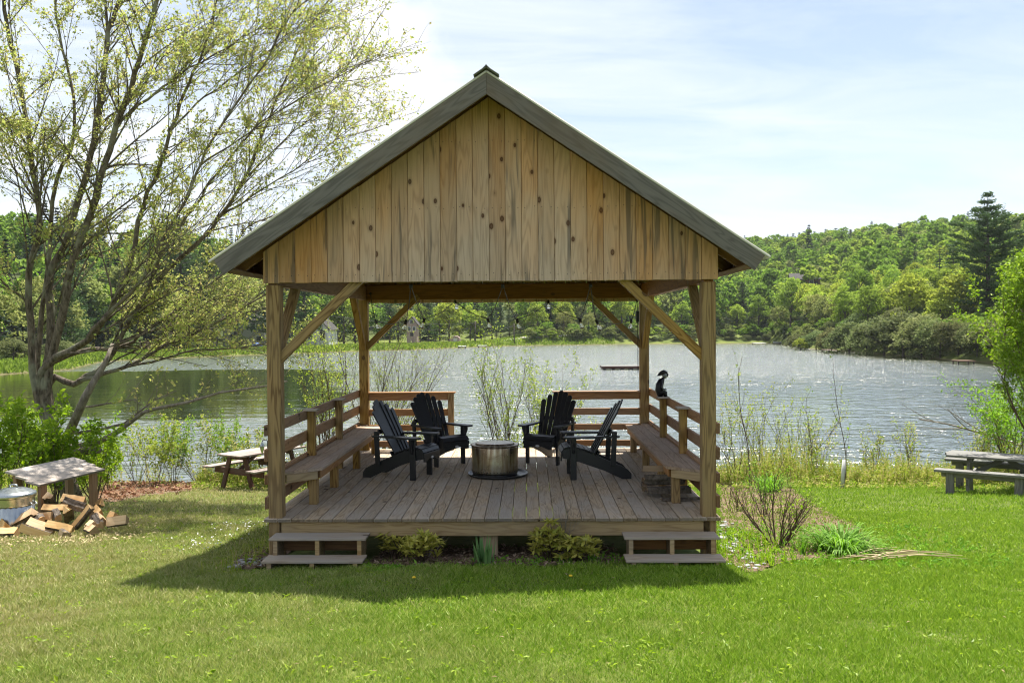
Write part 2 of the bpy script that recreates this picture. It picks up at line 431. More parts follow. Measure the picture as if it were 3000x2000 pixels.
# ground: lawn / hillside soil by place
t = NT('lawn_ground'); co = t.n('TexCoord'); sx_ = t.n('SeparateXYZ', {0: (co, 'Object')})
n1 = t.noise((co, 'Object'), .35, 3, .6); n2 = t.noise((co, 'Object'), 9.0, 5, .7); n3 = t.noise((co, 'Object'), 70.0, 3, .7)
a = t.mix(t.ramp((n2, 0), [(.35, (0, 0, 0)), (.65, (1, 1, 1))]), c3(.05, .085, .012), c3(.11, .135, .028))
farg = t.ramp(t.math('MULTIPLY', (sx_, 1), .01), [(.3, (0, 0, 0)), (.5, (1, 1, 1))])
a = t.mix(farg, a, t.mix(t.ramp((n1, 0), [(.4, (0, 0, 0)), (.6, (1, 1, 1))]), c3(.07, .10, .02), c3(.13, .16, .035)))
a = t.mix(t.math('MULTIPLY', t.ramp((n3, 0), [(.5, (0, 0, 0)), (.7, (1, 1, 1))]), .5), a, c3(.16, .14, .06))
sx = t.n('SeparateXYZ', {0: (co, 'Object')})
sand = t.ramp(t.math('SUBTRACT', (sx, 2), ZW), [(0.0, (1, 1, 1)), (.25, (.0, .0, .0))])
a = t.mix(t.math('MULTIPLY', sand, .8), a, c3(.13, .10, .06))
wild = t.math('MULTIPLY', t.ramp(t.math('MULTIPLY', (sx, 1), .01), [(.5, (0, 0, 0)), (.6, (1, 1, 1))]), t.ramp(t.math('MULTIPLY_ADD', (sx, 2), .1, .2), [(.10, (0, 0, 0)), (.22, (1, 1, 1))]))
a = t.mix(wild, a, c3(.05, .065, .02))
bp = t.n('Bump', {'Strength': .5, 'Distance': .03, 'Height': (n2, 0)})
M['lawn'] = t.done(t.n('BsdfPrincipled', {'Base Color': a, 'Roughness': .95, 'Normal': bp, 'Specular IOR Level': .1}))
# grass blades: green to the right, dry and straw coloured patches to the left and far off
t = NT('grass_blade'); co = t.n('TexCoord'); geo = t.n('NewGeometry')
sx = t.n('SeparateXYZ', {0: (co, 'Object')})
n1 = t.noise((co, 'Object'), .9, 4, .6); n2 = t.noise((co, 'Object'), .28, 2, .5)
dry = t.math('ADD', t.math('MULTIPLY_ADD', (sx, 0), -.135, .17), t.math('MULTIPLY_ADD', (n1, 0), 1.2, -.60))
dry = t.math('ADD', dry, t.math('MULTIPLY_ADD', (geo, 'Random Per Island'), .55, -.25), clamp=True)
gr = t.ramp((geo, 'Random Per Island'), [(0, (.125, .245, .014)), (.5, (.22, .36, .024)), (1, (.35, .47, .055))])
dr = t.ramp(t.math('FRACT', t.math('MULTIPLY', (geo, 'Random Per Island'), 9.0)), [(0, (.30, .31, .08)), (.5, (.44, .40, .17)), (1, (.58, .50, .30))])
col = t.mix(dry, gr, dr)
d = t.n('BsdfPrincipled', {'Base Color': col, 'Roughness': .5, 'Specular IOR Level': .25})
tr = t.n('BsdfTranslucent', {'Color': col})
M['grass'] = t.done(t.n('MixShader', {0: .35, 1: d, 2: tr}))
# mulch
t = NT('bark_mulch'); co = t.n('TexCoord')
n1 = t.noise((co, 'Object'), 25.0, 5, .7, .5); n2 = t.noise((co, 'Object'), 3.0, 3)
col = t.ramp((n1, 0), [(.3, (.05, .032, .02)), (.5, (.16, .105, .07)), (.7, (.33, .25, .18))])
bp = t.n('Bump', {'Strength': 1.0, 'Distance': .03, 'Height': (n1, 0)})
M['mulch'] = t.done(t.n('BsdfPrincipled', {'Base Color': col, 'Roughness': .95, 'Normal': bp, 'Specular IOR Level': .1}))
M['chip'] = leafmat('mulch_chip', [(.08, .05, .032), (.20, .135, .09), (.38, .29, .21)], .05, .8, 0, .1)
M['road'] = plain('pale_gravel_road', (.36, .34, .31), .95, 0, .1, 4, .12)
# lake water
t = NT('lake_water'); co = t.n('TexCoord')
v1 = t.vmath('MULTIPLY', (co, 'Object'), (.7, 1.0, 1))
w1 = t.noise(v1, 1.1, 2, .5, .2); w2 = t.noise(v1, 3.6, 2, .6, .3); w3 = t.noise(t.vmath('MULTIPLY', (co, 'Object'), (.35, 1, 1)), .25, 2)
w0 = t.noise(t.vmath('MULTIPLY', (co, 'Object'), (.6, 1, 1)), .75, 4, .65, .8)
h = t.math('ADD', t.math('MULTIPLY_ADD', (w1, 0), .55, t.math('MULTIPLY', (w0, 0), .9)), t.math('MULTIPLY', (w2, 0), .22))
sx = t.n('SeparateXYZ', {0: (co, 'Object')})
wob = t.noise((co, 'Object'), .06, 3, .6)
# wind shadows: calm dark water off the left shore and in a band nearer on the right, ruffled and pale between
ds = t.math('SUBTRACT', (sx, 1), CY)
tt = t.math('DIVIDE', t.math('SUBTRACT', (sx, 0), CX), ds)
dd = t.math('MULTIPLY', t.math('ADD', ds, t.math('MULTIPLY_ADD', (wob, 0), 22, -11)), .01)
tw = t.math('ADD', t.math('MULTIPLY_ADD', (wob, 0), .16, -.08), tt)
calmL = t.math('MULTIPLY', t.ramp(dd, [(.38, (0, 0, 0)), (.46, (1, 1, 1)), (.98, (1, 1, 1)), (1.0, (0, 0, 0))]), t.ramp(t.math('ADD', tw, .5), [(.27, (1, 1, 1)), (.40, (0, 0, 0))]))
calmL = t.math('MULTIPLY', calmL, t.ramp(t.math('MULTIPLY', dd, .5), [(.55, (1, 1, 1)), (.60, (0, 0, 0))]))
calmR = t.math('MULTIPLY', t.ramp(dd, [(.33, (0, 0, 0)), (.42, (.75, .75, .75)), (.58, (.75, .75, .75)), (.70, (0, 0, 0))]), t.ramp(t.math('ADD', tw, .5), [(.56, (0, 0, 0)), (.66, (1, 1, 1)), (.85, (1, 1, 1)), (.95, (.3, .3, .3))]))
calm = t.math('MAXIMUM', calmL, calmR)
streak = t.noise(t.vmath('MULTIPLY', (co, 'Object'), (.10, .8, 1)), 1.0, 4, .65)
calm2 = t.math('MAXIMUM', t.ramp((streak, 0), [(.36, (.22, .22, .22)), (.56, (1, 1, 1))]), t.ramp(t.math('MULTIPLY', ds, .01), [(.5, (0, 0, 0)), (.85, (1, 1, 1))]))
st = t.math('MULTIPLY', t.math('SUBTRACT', 1.0, t.math('MULTIPLY', calm, .95)), calm2)
bp = t.n('Bump', {'Strength': t.math('MULTIPLY_ADD', st, .985, .015), 'Distance': .42, 'Height': h})
lean = t.n('CombineXYZ', {0: 0.0, 1: t.math('MULTIPLY', st, -.12), 2: 0.0})        # the faces of the wind waves lean towards this shore
nrm_ = t.vmath('NORMALIZE', t.vmath('ADD', bp, lean))
fc = t.n('LayerWeight', {'Blend': .5, 'Normal': nrm_})
refl = t.math('MULTIPLY_ADD', t.math('POWER', (fc, 'Facing'), 1.5), .94, .05, True)
wd_ = t.n('BsdfDiffuse', {'Color': c3(.030, .045, .014)})
wg_ = t.n('BsdfGlossy', {'Color': c3(1.0, .975, .93), 'Roughness': t.math('MULTIPLY_ADD', st, .085, .012), 'Normal': nrm_})
M['water'] = t.done(t.n('MixShader', {0: refl, 1: wd_, 2: wg_}))
# ------------------------------------------------------------------ pavilion
PD = 4.825                        # front post face to rear post face
PW = 2.27                         # half width over the posts
pav = empty('pavilion', (0, 2.4, -.4), 0, 'open timber pavilion with pine boarded gable on a wooden deck by the lake', 'pavilion')
# deck boards
mb = MB(); n = 33; pitch = 4.62/n
for i in range(n):
    x = -2.31 + pitch*(i+.5)
    y0 = -.03 + random.uniform(-.006, .006); y1 = 5.02
    mb.box((x, (y0+y1)/2, -.0175), (pitch-.006, y1-y0, .035), None, 0, .004)
mb.build('deck', M['deck'], pav)
# rim joists and under-deck frame
beam_obj('rim_joist', (-2.165, .02, -.112), (2.205, .02, -.112), .04, .15, M['joist'], pav)
beam_obj('rim_joist', (-2.25, .16, -.125), (-2.25, 4.95, -.125), .04, .18, M['joist'], pav)
beam_obj('rim_joist', (2.25, .16, -.125), (2.25, 4.95, -.125), .04, .18, M['joist'], pav)
beam_obj('rim_joist', (-2.2, 4.98, -.125), (2.2, 4.98, -.125), .04, .18, M['joist'], pav)
for yy in (1.6, 3.2):
    beam_obj('floor_joist', (-2.2, yy, -.13), (2.2, yy, -.13), .04, .18, M['joist'], pav)
beam_obj('support_post', (-.03, .12, -.185), (-.03, .12, g(0, .1)-.1), .18, .10, M['joist'], pav, (0, 1, 0))
for xx in (-1.1, 1.1):
    beam_obj('support_post', (xx, 1.6, -.22), (xx, 1.6, g(xx, 1.6)-.1), .1, .1, M['joist'], pav)
for xx in (-1.1, 0, 1.1):
    beam_obj('support_post', (xx, 4.86, -.22), (xx, 4.86, g(xx, 4.8)-.1), .14, .1, M['joist'], pav)
# corner posts
for sx in (-1, 1):
    for y0 in (0, PD):
        x = sx*(PW-.07)
        beam_obj('post', (x, y0+.07, g(x, y0)-.2), (x, y0+.07, 2.37), .14, .14, M['post'], pav, (0, 1, 0), .008)
# top beams
ZB = 2.36
for sx in (-1, 1):
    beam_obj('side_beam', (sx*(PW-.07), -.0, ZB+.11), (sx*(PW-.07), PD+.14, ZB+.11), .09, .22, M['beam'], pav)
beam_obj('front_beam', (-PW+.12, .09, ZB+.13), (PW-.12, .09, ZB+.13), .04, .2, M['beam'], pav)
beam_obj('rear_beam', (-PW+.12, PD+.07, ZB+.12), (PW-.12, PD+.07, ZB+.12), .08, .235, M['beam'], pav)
# braces
for sx in (-1, 1):
    xi = sx*(PW-.14)
    q = .80
    def brace(a, b, u):
        a = Vector(a); b = Vector(b); dv = (b-a).normalized()
        beam_obj('brace', a-dv*.055, b+dv*.055, .09, .09, M['post'], pav, u)
    brace((xi+.02*sx, .075, 1.62), (xi-sx*.78, .075, 2.40), (0, 1, 0))
    brace((xi+.02*sx, PD+.06, 1.62), (xi-sx*.76, PD+.06, 2.38), (0, 1, 0))
    brace((sx*(PW-.07), .13, 1.62), (sx*(PW-.07), .13+.78, 2.40), (1, 0, 0))
    brace((sx*(PW-.07), PD+.01, 1.62), (sx*(PW-.07), PD+.01-.78, 2.40), (1, 0, 0))
# gable siding, boards that run up to the slope of the roof
ZR, SL = 4.285, .667              # underside of the rafters' top edge at the ridge
def siding(name, yface, zb, off):
    mb = MB(); nb = 28; w = 2*2.29/nb
    for i in range(nb):
        xa = -2.29 + w*i + .0015; xb = xa + w - .003
        ya = yface - .018 - (.003 if i % 2 else 0); yb = yface
        za = ZR - off - SL*abs(xa); zc = ZR - off - SL*abs(xb)
        zb2 = zb + random.uniform(-.003, .003)
        ch = .004
        pts = [(xa, zb2), (xb, zb2), (xb, zc), (xa, za)]
        if xa < 0 < xb: pts = [(xa, zb2), (xb, zb2), (xb, zc), (0, ZR-off), (xa, za)]
        k = len(pts)
        cx = (xa+xb)/2
        fr = [(cx+(p[0]-cx)*(1-2*ch/(xb-xa)), p[1]+(ch if j < 2 else 0)) for j, p in enumerate(pts)]
        vs = [(p[0], yb, p[1]) for p in pts] + [(p[0], ya+ch, p[1]) for p in pts] + [(p[0], ya, p[1]) for p in fr]
        fs = [tuple(range(k))]
        for j in range(k):
            l = (j+1) % k
            fs.append((l, j, k+j, k+l)); fs.append((k+l, k+j, 2*k+j, 2*k+l))
        fs.append(tuple(range(3*k-1, 2*k-1, -1)))
        mb.add(vs, fs)
        for zn in (zb+.07, zb+.74, zb+1.40):                 # nail heads, two to a board
            for xn in (xa+.035, xb-.035):
                xq = xn+random.uniform(-.006, .006)
                if zn < ZR-off-SL*abs(xq)-.04:
                    zq = zn+random.uniform(-.012, .012); q = [(xq+.0045*math.cos(j*1.047), ya-.0008, zq+.0045*math.sin(j*1.047)) for j in range(6)]
                    mb.add(q, [tuple(range(5, -1, -1))], 1)
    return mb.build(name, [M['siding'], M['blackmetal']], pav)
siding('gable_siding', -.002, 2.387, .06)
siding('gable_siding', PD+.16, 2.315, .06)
# roof: rafters, sheathing, metal, fascia
XE, ZE = 2.70, 2.595              # eave edge, top of the roof skin
YF, YB = -.36, 5.36
L = math.hypot(XE, SL*XE)
cs, sn = XE/L, SL*XE/L
ZT = ZE + SL*XE                   # ridge height of the skin
for sx in (-1, 1):
    nrm = Vector((sx*sn, 0, cs)); dn = Vector((sx*cs, 0, -sn))
    top = Vector((0, 0, ZT))
    a = top - nrm*.012; b = a + dn*(L+.02)
    mb = MB()                                                # metal skin
    mb.beam((a+Vector((0, (YF+YB)/2, 0))), (b+Vector((0, (YF+YB)/2, 0))), YB-YF+.05, .022, nrm, 0, .004)
    for k in range(20):                                      # ribs of the metal
        y = YF + .02 + k*(YB-YF-.04)/19
        mb.beam(a+nrm*.012+Vector((0, y, 0)), b+nrm*.012+Vector((0, y, 0)), .03, .018, nrm, 0, .004)
    sk = mb.build('roof', M['roofmetal'], pav)
    a2 = a - nrm*.021; 
    mb = MB()
    for k in range(19):
        s0 = .01 + k*(L-.05)/19; c = a2 + dn*(s0+(L-.05)/38) - nrm*.0
        mb.beam(c+Vector((0, YF+.03, 0)), c+Vector((0, YB-.03, 0)), (L-.05)/19-.004, .018, nrm, 0, .002)
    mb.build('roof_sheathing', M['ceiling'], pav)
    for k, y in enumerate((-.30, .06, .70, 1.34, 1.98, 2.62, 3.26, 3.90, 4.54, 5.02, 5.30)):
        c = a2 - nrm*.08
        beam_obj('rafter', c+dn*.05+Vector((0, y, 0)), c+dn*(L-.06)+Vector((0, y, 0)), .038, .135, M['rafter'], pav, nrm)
    # barge boards front and back, mitred at the ridge
    for y in (YF-.012, YB+.012):
        w0 = .168; Lb = L-.035     # plumb mitre at the ridge
        o = top - nrm*.026
        Mx = Matrix((dn, nrm, dn.cross(nrm))).transposed().to_4x4(); Mx.translation = o + Vector((0, y, 0))
        mb = MB(); kk = sn/cs; mb.prism([(.026*kk+.001, 0), (Lb, 0), (Lb, -w0), ((.026+w0)*kk+.001, -w0)], Matrix.Identity(4), .024)
        mb.build_local('barge_board', M['barge'], pav, Mx)
    # eave fascia
    e0 = a2 + dn*(L-.06) - nrm*.075
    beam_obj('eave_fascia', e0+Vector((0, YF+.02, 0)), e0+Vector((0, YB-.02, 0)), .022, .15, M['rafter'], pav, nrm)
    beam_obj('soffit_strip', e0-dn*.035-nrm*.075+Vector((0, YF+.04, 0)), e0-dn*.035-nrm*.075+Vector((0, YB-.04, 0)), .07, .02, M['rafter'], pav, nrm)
mb = MB()
for sx in (-1, 1):
    nrm = Vector((sx*sn, 0, cs)); dn = Vector((sx*cs, 0, -sn)); o = Vector((0, 0, ZT+.020))
    mb.beam(o+Vector((0, (YF+YB)/2-.01, 0))-dn*.012, o+dn*.145+Vector((0, (YF+YB)/2-.01, 0)), YB-YF+.09, .016, nrm, 0, .003)
    mb.beam(o+Vector((0, (YF+YB)/2-.01, 0))-dn*.015+nrm*.012, o+dn*.06+Vector((0, (YF+YB)/2-.01, 0)), YB-YF+.085, .012, nrm, 0, .004)
mb.build('ridge_cap', M['ridge'], pav)
# side rails, newels and bench, left and right
for sx in (-1, 1):
    for yy in (1.62, 3.13):
        nw = beam_obj('newel', (sx*2.222, yy, -.02), (sx*2.222, yy, .935), .09, .09, M['post'], pav, (0, 1, 0))
        mb = MB(); mb.box((sx*2.222, yy, .9475), (.165, .165, .025), None, 0, .006); mb.build('newel_cap', M['tread'], nw)
    for (za, zb) in ((.835, .945), (.575, .70), (.34, .44), (.09, .215)):
        beam_obj('rail', (sx*2.290, .0, (za+zb)/2), (sx*2.290, PD+.14, (za+zb)/2), .036, zb-za, M['rail'], pav)
    # bench
    be = MB()
    xo, xi = 2.268, 1.872
    nb = 3; wb = (xo-xi)/nb
    y1 = 4.62
    for k in range(nb):
        xb, xa = xo - wb*k - .002, xo - wb*(k+1) + .002
        ya = .66 - (xa-xi)/(xo-xi)*.30; yb_ = .66 - (xb-xi)/(xo-xi)*.30
        za, zc = .377, .405
        P = [(sx*xa, ya), (sx*xb, yb_), (sx*xb, y1), (sx*xa, y1)]
        if k == 0:                                            # notch round the posts is simply a shorter end board
            P = [(sx*xa, ya), (sx*(xb-.0), yb_), (sx*xb, PD-.005), (sx*xa, PD-.005)]
        if sx < 0: P = P[::-1]
        be.add([(p[0], p[1], za) for p in P]+[(p[0], p[1], zc) for p in P], [(3, 2, 1, 0), (4, 5, 6, 7)]+[(j, (j+1) % 4, 4+(j+1) % 4, 4+j) for j in range(4)])
    bench = be.build('bench', M['benchwood'], pav)
    def bpart(nm, a, b, w, h, mt, u=(0, 0, 1)): return beam_obj(nm, a, b, w, h, mt, bench, u)
    bpart('apron', (sx*1.915, .70, .33), (sx*1.915, 4.60, .33), .036, .09, M['rail'])
    bpart('apron', (sx*1.93, .66, .33), (sx*2.20, .40, .33), .036, .09, M['joist'])
    bpart('apron', (sx*1.935, 4.58, .33), (sx*2.25, 4.58, .33), .036, .09, M['rail'])
    bpart('ledge', (sx*2.262, .16, .415), (sx*2.262, PD-.01, .415), .022, .04, M['rail'])
    for yy in (.72, 1.72, 3.10, 4.50):
        bpart('leg', (sx*1.98, yy, 0), (sx*1.98, yy, .376), .09, .09, M['post'], (0, 1, 0))
    # rear guard rail
    nx = .835
    nw = beam_obj('newel', (sx*(nx+.0), PD+.06, -.02), (sx*nx, PD+.06, .89), .09, .09, M['post'], pav, (0, 1, 0))
    for (za, zb) in ((.78, .888), (.536, .643), (.302, .398), (.045, .141)):
        beam_obj('rail', (sx*(nx+.046), PD+.062, (za+zb)/2), (sx*(PW-.141), PD+.062, (za+zb)/2), .036, zb-za, M['rail'], pav)
    beam_obj('rail_cap', (sx*(nx-.075), PD+.05, .902), (sx*(PW-.141), PD+.05, .902), .14, .024, M['rail'], pav)
# steps at both front corners
for xa, xb in ((-2.185, -1.225), (1.31, 2.24)):
    st = MB(); st.box(((xa+xb)/2, -.165, -.149), (xb-xa, .25, .024), None, 0, .004)
    stair = st.build('stair', M['tread'], pav)
    beam_obj('tread', (xa-.01, -.39, -.314), (xb+.01, -.39, -.314), .25, .024, M['tread'], stair)
    beam_obj('riser', (xa+.06, -.045, -.24), (xb-.04, -.045, -.24), .02, .15, M['beam'], stair)
    for xs in (xa+.065, (xa+xb)/2, xb-.065):
        mb = MB(); zg = g(xs, -.4)-.1
        mb.prism([(0, 0), (.235, 0), (.235, -.164), (.455, -.164), (.455, zg+.162), (.0, zg+.162)][::-1],
                 Matrix(((0, 0, 1, xs), (-1, 0, 0, -.055), (0, 1, 0, -.162), (0, 0, 0, 1))), .042)
        mb.build('stringer', M['joist'], stair)
# small black box on the rear right post
mb = MB(); c = at_d(1870, 927, 13.55); mb.box((2.12-.035, c.y-.02, c.z), (.05, .05, .17), None, 0, .006)
mb.build('junction_box', M['blackmetal'], pav)

# ------------------------------------------------------------------ festoon lights that zigzag between the front and the rear beam
fl = empty('string_light', (0, 2.4, 2.3), 0, 'black cord of clear festoon bulbs zigzagging under the pavilion roof', 'string lights')
def F3(px, py, y): return at_x(px, py, 0) if y is None else at_d(px, py, y-CY)
hooks = [('h', 1085, 858, 4.78), ('b', 1100, 938, 3.4), ('b', 1190, 938, 1.6), ('h', 1204, 835, .125), ('b', 1244, 933, 2.2), ('hb', 1334, 881, 4.80), ('b', 1428.7, 933, 2.2),
         ('h', 1473, 835, .125), ('b', 1514, 935, 2.2), ('hb', 1606, 881, 4.80), ('b', 1698, 933, 2.2), ('h', 1730, 834, .125), ('b', 1747, 938, 1.8), ('b', 1850, 937, 3.8), ('h', 1868, 862, 4.70)]
P3 = [at_d(a[1], a[2], a[3]-CY) for a in hooks]
path = []
for i in range(len(P3)-1):
    a, b = P3[i], P3[i+1]
    for k in range(8):
        u = k/8; p = a.lerp(b, u); p.z -= .05*math.sin(math.pi*u); path.append(p)
path.append(P3[-1]); path += [Vector((P3[-1].x, P3[-1].y, zz)) for zz in (2.0, 1.6, 1.2)]
mb = MB(); mb.tube(path, .0055, 5); mb.build('cord', M['cable'], fl)
for a, p in zip(hooks, P3):
    if 'b' in a[0]:
        tl = Vector((random.uniform(-.5, .5), random.uniform(-.3, .3), -1)).normalized()
        mb = MB(); mb.tube([p-tl*.01, p+tl*.035, p+tl*.05], [.016, .018, .015], 8)
        sk = mb.build('socket', M['cable'], fl)
        mb = MB(); q = p+tl*.05
        mb.tube([q, q+tl*.015, q+tl*.04, q+tl*.065, q+tl*.08, q+tl*.086], [.013, .017, .028, .030, .02, .006], 10)
        mb.build('bulb', M['bulb'], sk)
    else:
        mb = MB(); mb.tube([p+Vector((0, 0, .01)), p+Vector((0, 0, -.03))], [.018, .018], 8); mb.build('socket', M['cable'], fl)

# ------------------------------------------------------------------ adirondack chairs
def make_chair(name, label):
    r = empty(name, (0, 0, 0), 0, label, 'chair', 'black slatted chairs round the fire pit')
    m = M['black']
    side = [(.135, .27), (.14, .33), (.115, .375), (.06, .395), (-.02, .392), (-.14, .36), (-.30, .295), (-.60, .165), (-.69, .12), (-.735, .065), (-.735, .0), (-.62, 0), (-.40, .105), (-.06, .225), (.06, .255)]
    for s in (-1, 1):
        mb = MB(); mb.prism(side, Matrix(((1, 0, 0, 0), (0, 0, -1, s*.205), (0, 1, 0, 0), (0, 0, 0, 1))), .026); mb.build('rear_leg', m, r)
        mb = MB(); mb.box((0, s*.235, .262), (.078, .030, .524), None, 0, .005); mb.build('front_leg', m, r)
        mb = MB(); mb.prism([(-.03, .52), (.035, .52), (.032, .47), (.008, .42), (.004, .38), (-.02, .34), (-.03, .33)], Matrix(((0, 0, 1, 0), (s, 0, 0, s*.281), (0, 1, 0, 0), (0, 0, 0, 1))) if s > 0 else Matrix(((0, 0, 1, 0), (-1, 0, 0, -.281), (0, 1, 0, 0), (0, 0, 0, 1))), .03)
        mb.build('arm_bracket', m, r)
        poly = [(.115, -.035), (.125, .0), (.12, .05), (.10, .082), (.05, .092), (-.10, .075), (-.25, .045), (-.42, .02), (-.56, .012), (-.585, -.01), (-.58, -.05), (-.4, -.045), (-.1, -.05), (.08, -.05)]
        poly = [(p[0], p[1]*s) for p in poly]
        if s < 0: poly = poly[::-1]
        mb = MB(); mb.prism(poly, Matrix(((1, 0, 0, 0), (0, 1, 0, s*.255), (0, 0, 1, .536), (0, 0, 0, 1))), .024); mb.build('arm', m, r)
        mb = MB(); mb.beam((-.50, s*.235, .17), (-.52, s*.235, .60), .028, .065, (1, 0, 0)); mb.build('back_post', m, r)
    # seat slats over the curved front
    cur = [(.146, .29), (.148, .345), (.115, .392), (.052, .411), (-.015, .408), (-.08, .392), (-.145, .375), (-.21, .352), (-.275, .325)]
    for i in range(len(cur)-1):
        a, b = Vector((cur[i][0], 0, cur[i][1])), Vector((cur[i+1][0], 0, cur[i+1][1]))
        t = (b-a); c = (a+b)/2; L = t.length-.006; t.normalize(); nv = Vector((-t.z, 0, t.x));
        if nv.z < 0: nv = -nv
        MM = Matrix((t, Vector((0, 1, 0)), t.cross(Vector((0, 1, 0))))).transposed()
        mb = MB(); mb.box(c, (L, .46, .018), MM, 0, .004)
        sl = mb.build('seat_slat', m, r)
    # scalloped front apron with an oval badge
    ap = [(-.215, .30), (.215, .30), (.215, .235), (.17, .228), (.12, .25), (.06, .268), (0, .255), (-.06, .268), (-.12, .25), (-.17, .228), (-.215, .235)]
    mb = MB(); mb.prism(ap, Matrix(((0, 0, 1, .150), (1, 0, 0, 0), (0, 1, 0, 0), (0, 0, 0, 1))), .018); apn = mb.build('apron', m, r)
    mb = MB(); mb.prism([(.030*math.cos(k*math.pi/9), .275+.016*math.sin(k*math.pi/9)) for k in range(18)], Matrix(((0, 0, 1, .1600), (1, 0, 0, 0), (0, 1, 0, 0), (0, 0, 0, 1))), .004); mb.build('badge', M['emblem'], apn)
    # fan back
    b0 = Vector((-.285, 0, .285)); t0 = Vector((-.66, 0, .985)); ax = (t0-b0).normalized(); nn = Vector((ax.z, 0, -ax.x))
    LB = (t0-b0).length
    hs = [.80, .90, .965, 1.0, .965, .90, .80]
    for i in range(7):
        u = i-3; yb, yt = u*.058, u*.079
        wb, wt = .052/2, .072/2; H = LB*hs[i]
        poly = [(-.10, yb-wb), (-.10, yb+wb)]
        pt = [(H-wt*.9*(1-math.cos(a))-.0, yt+wt*math.sin(a)) for a in [math.pi/2-k*math.pi/8 for k in range(9)]]
        poly = [(-.02, yb-wb), (H-wt*.9, yt-wt)] + pt[::-1][1:-1] + [(H-wt*.9, yt+wt), (-.02, yb+wb)]
        MM = Matrix((ax, Vector((0, 1, 0)), ax.cross(Vector((0, 1, 0))))).transposed().to_4x4(); MM.translation = b0 + nn*(abs(u)*.010)
        mb = MB(); mb.prism(poly, MM, .018); mb.build('back_slat', m, r)
    for (f, w) in ((.46, .52), (.06, .42)):
        c = b0 + ax*(LB*f) - nn*.018
        mb = MB(); mb.box(c, (.02, w, .06), Matrix((nn, Vector((0, 1, 0)), ax)).transposed(), 0, .004); mb.build('back_rail', m, r)
    return r
ch = make_chair('adirondack_chair', 'black slatted chair left of the fire pit, side on before the left bench')
spots = [(-1.0, 2.36, -20, None), (-.72, 3.34, -47, 'black slatted chair angled before the rear left railing, behind the fire pit'),
         (.575, 3.40, -117, 'black slatted chair facing the camera before the rear right railing'),
         (.93, 2.37, 183, 'black slatted chair right of the fire pit seen from its side, facing left')]
protos = [ch] + [copy_tree(ch) for _ in range(3)]
for o, (x, y, a, lb) in zip(protos, spots):
    place(o, (x, y, .001), R(a))
    if lb: o['label'] = lb

# ------------------------------------------------------------------ fire pit on its black tray
fx, fy = -.06, 2.55
tr = MB(); tr.lathe([(.001, 0), (.36, 0), (.385, .012), (.395, .034), (.388, .036), (.375, .016), (.355, .008), (.001, .008)], 48)
o = tr.build_local('fire_tray', M['blackmetal'], None, Matrix.Translation((fx+.04, fy-.03, .0015)))
tag(o, 'round black metal tray on the deck under the steel fire pit', 'tray')
fp = empty('fire_pit', (fx, fy, .01), 0, 'round heat stained stainless steel fire pit in the middle of the deck', 'fire pit')
mb = MB(); mb.lathe([(.29, .02), (.300, .028), (.302, .05), (.304, .36), (.300, .375), (.27, .38), (.27, .05), (.001, .05)], 64)
mb.build_local('drum', M['steel'], fp, Matrix.Translation((fx, fy, .01)))
mb = MB(); mb.lathe([(.255, .376), (.302, .374), (.318, .380), (.320, .390), (.300, .396), (.245, .392), (.245, .376)], 64)
mb.build_local('rim', M['steel'], fp, Matrix.Translation((fx, fy, .01)))
mb = MB(); mb.lathe([(.001, .415), (.20, .414), (.245, .410), (.252, .400), (.25, .396), (.001, .396)], 48)
mb.build_local('lid', M['steel'], fp, Matrix.Translation((fx, fy, .01)))
mb = MB(); mb.lathe([(.22, .0), (.285, .0), (.292, .022), (.22, .022)], 48); mb.build_local('stand', M['blackmetal'], fp, Matrix.Translation((fx, fy, .01)))
for k in range(44):
    if math.sin(2*math.pi*k/44) > .35: continue
    an = 2*math.pi*k/44; c = Vector((fx+.3035*math.cos(an), fy+.3035*math.sin(an), .072))
    mb = MB(); n_ = Vector((math.cos(an), math.sin(an), 0)); mb.tube([c-n_*.004, c+n_*.0012], .0065, 8); mb.build('air_hole', M['blackmetal'], fp)
mb = MB(); mb.box((fx-.03, fy-.392, .022), (.062, .004, .02), None, 0, .001); pl = mb.build('label_plate', M['galv'], None)
WMp = WM['label_plate']; pl.parent = bpy.data.objects['fire_tray']; pl.matrix_basis = WM['fire_tray'].inverted()

# ------------------------------------------------------------------ firewood under the right bench
def split_log(L, r, kind=0, rng=random):
    """split billet along X: wedge with bark on the round side"""
    mb = MB(); n = 7; a0 = rng.uniform(1.2, 2.0) if kind == 0 else 3.0
    secs = 5; vs = []
    rr = [r*rng.uniform(.85, 1.12) for _ in range(n+1)]
    apex = (rng.uniform(-.15, .15)*r, -.25*r if kind == 0 else -.05*r)
    for s_ in range(secs):
        x = -L/2 + L*s_/(secs-1); j = [rng.uniform(-.006, .006) for _ in range(n+2)]
        if s_ in (0, secs-1): x += rng.uniform(-.012, .012)
        for k in range(n+1):
            an = math.pi/2 - a0/2 + a0*k/n
            vs.append((x + (rng.uniform(-.008, .008) if s_ in (0, secs-1) else 0), (rr[k]+j[k])*math.cos(an), (rr[k]+j[k])*math.sin(an)-.45*r))
        vs.append((x, apex[0]+j[-1], apex[1]-.45*r+j[0]))
    m = n+2
    for s_ in range(secs-1):
        for k in range(m):
            a = s_*m+k; b = s_*m+(k+1) % m
            bark_ = k < n
            mb_f = (a, b, b+m, a+m)
            mb.f.append(list(mb_f)); mb.m.append(1 if bark_ else 0); mb.sm.append(False)
    mb.f.append(list(range(m-1, -1, -1))); mb.m.append(0); mb.sm.append(False)
    mb.f.append(list(range((secs-1)*m, secs*m))); mb.m.append(0); mb.sm.append(False)
    mb.v = vs
    return mb
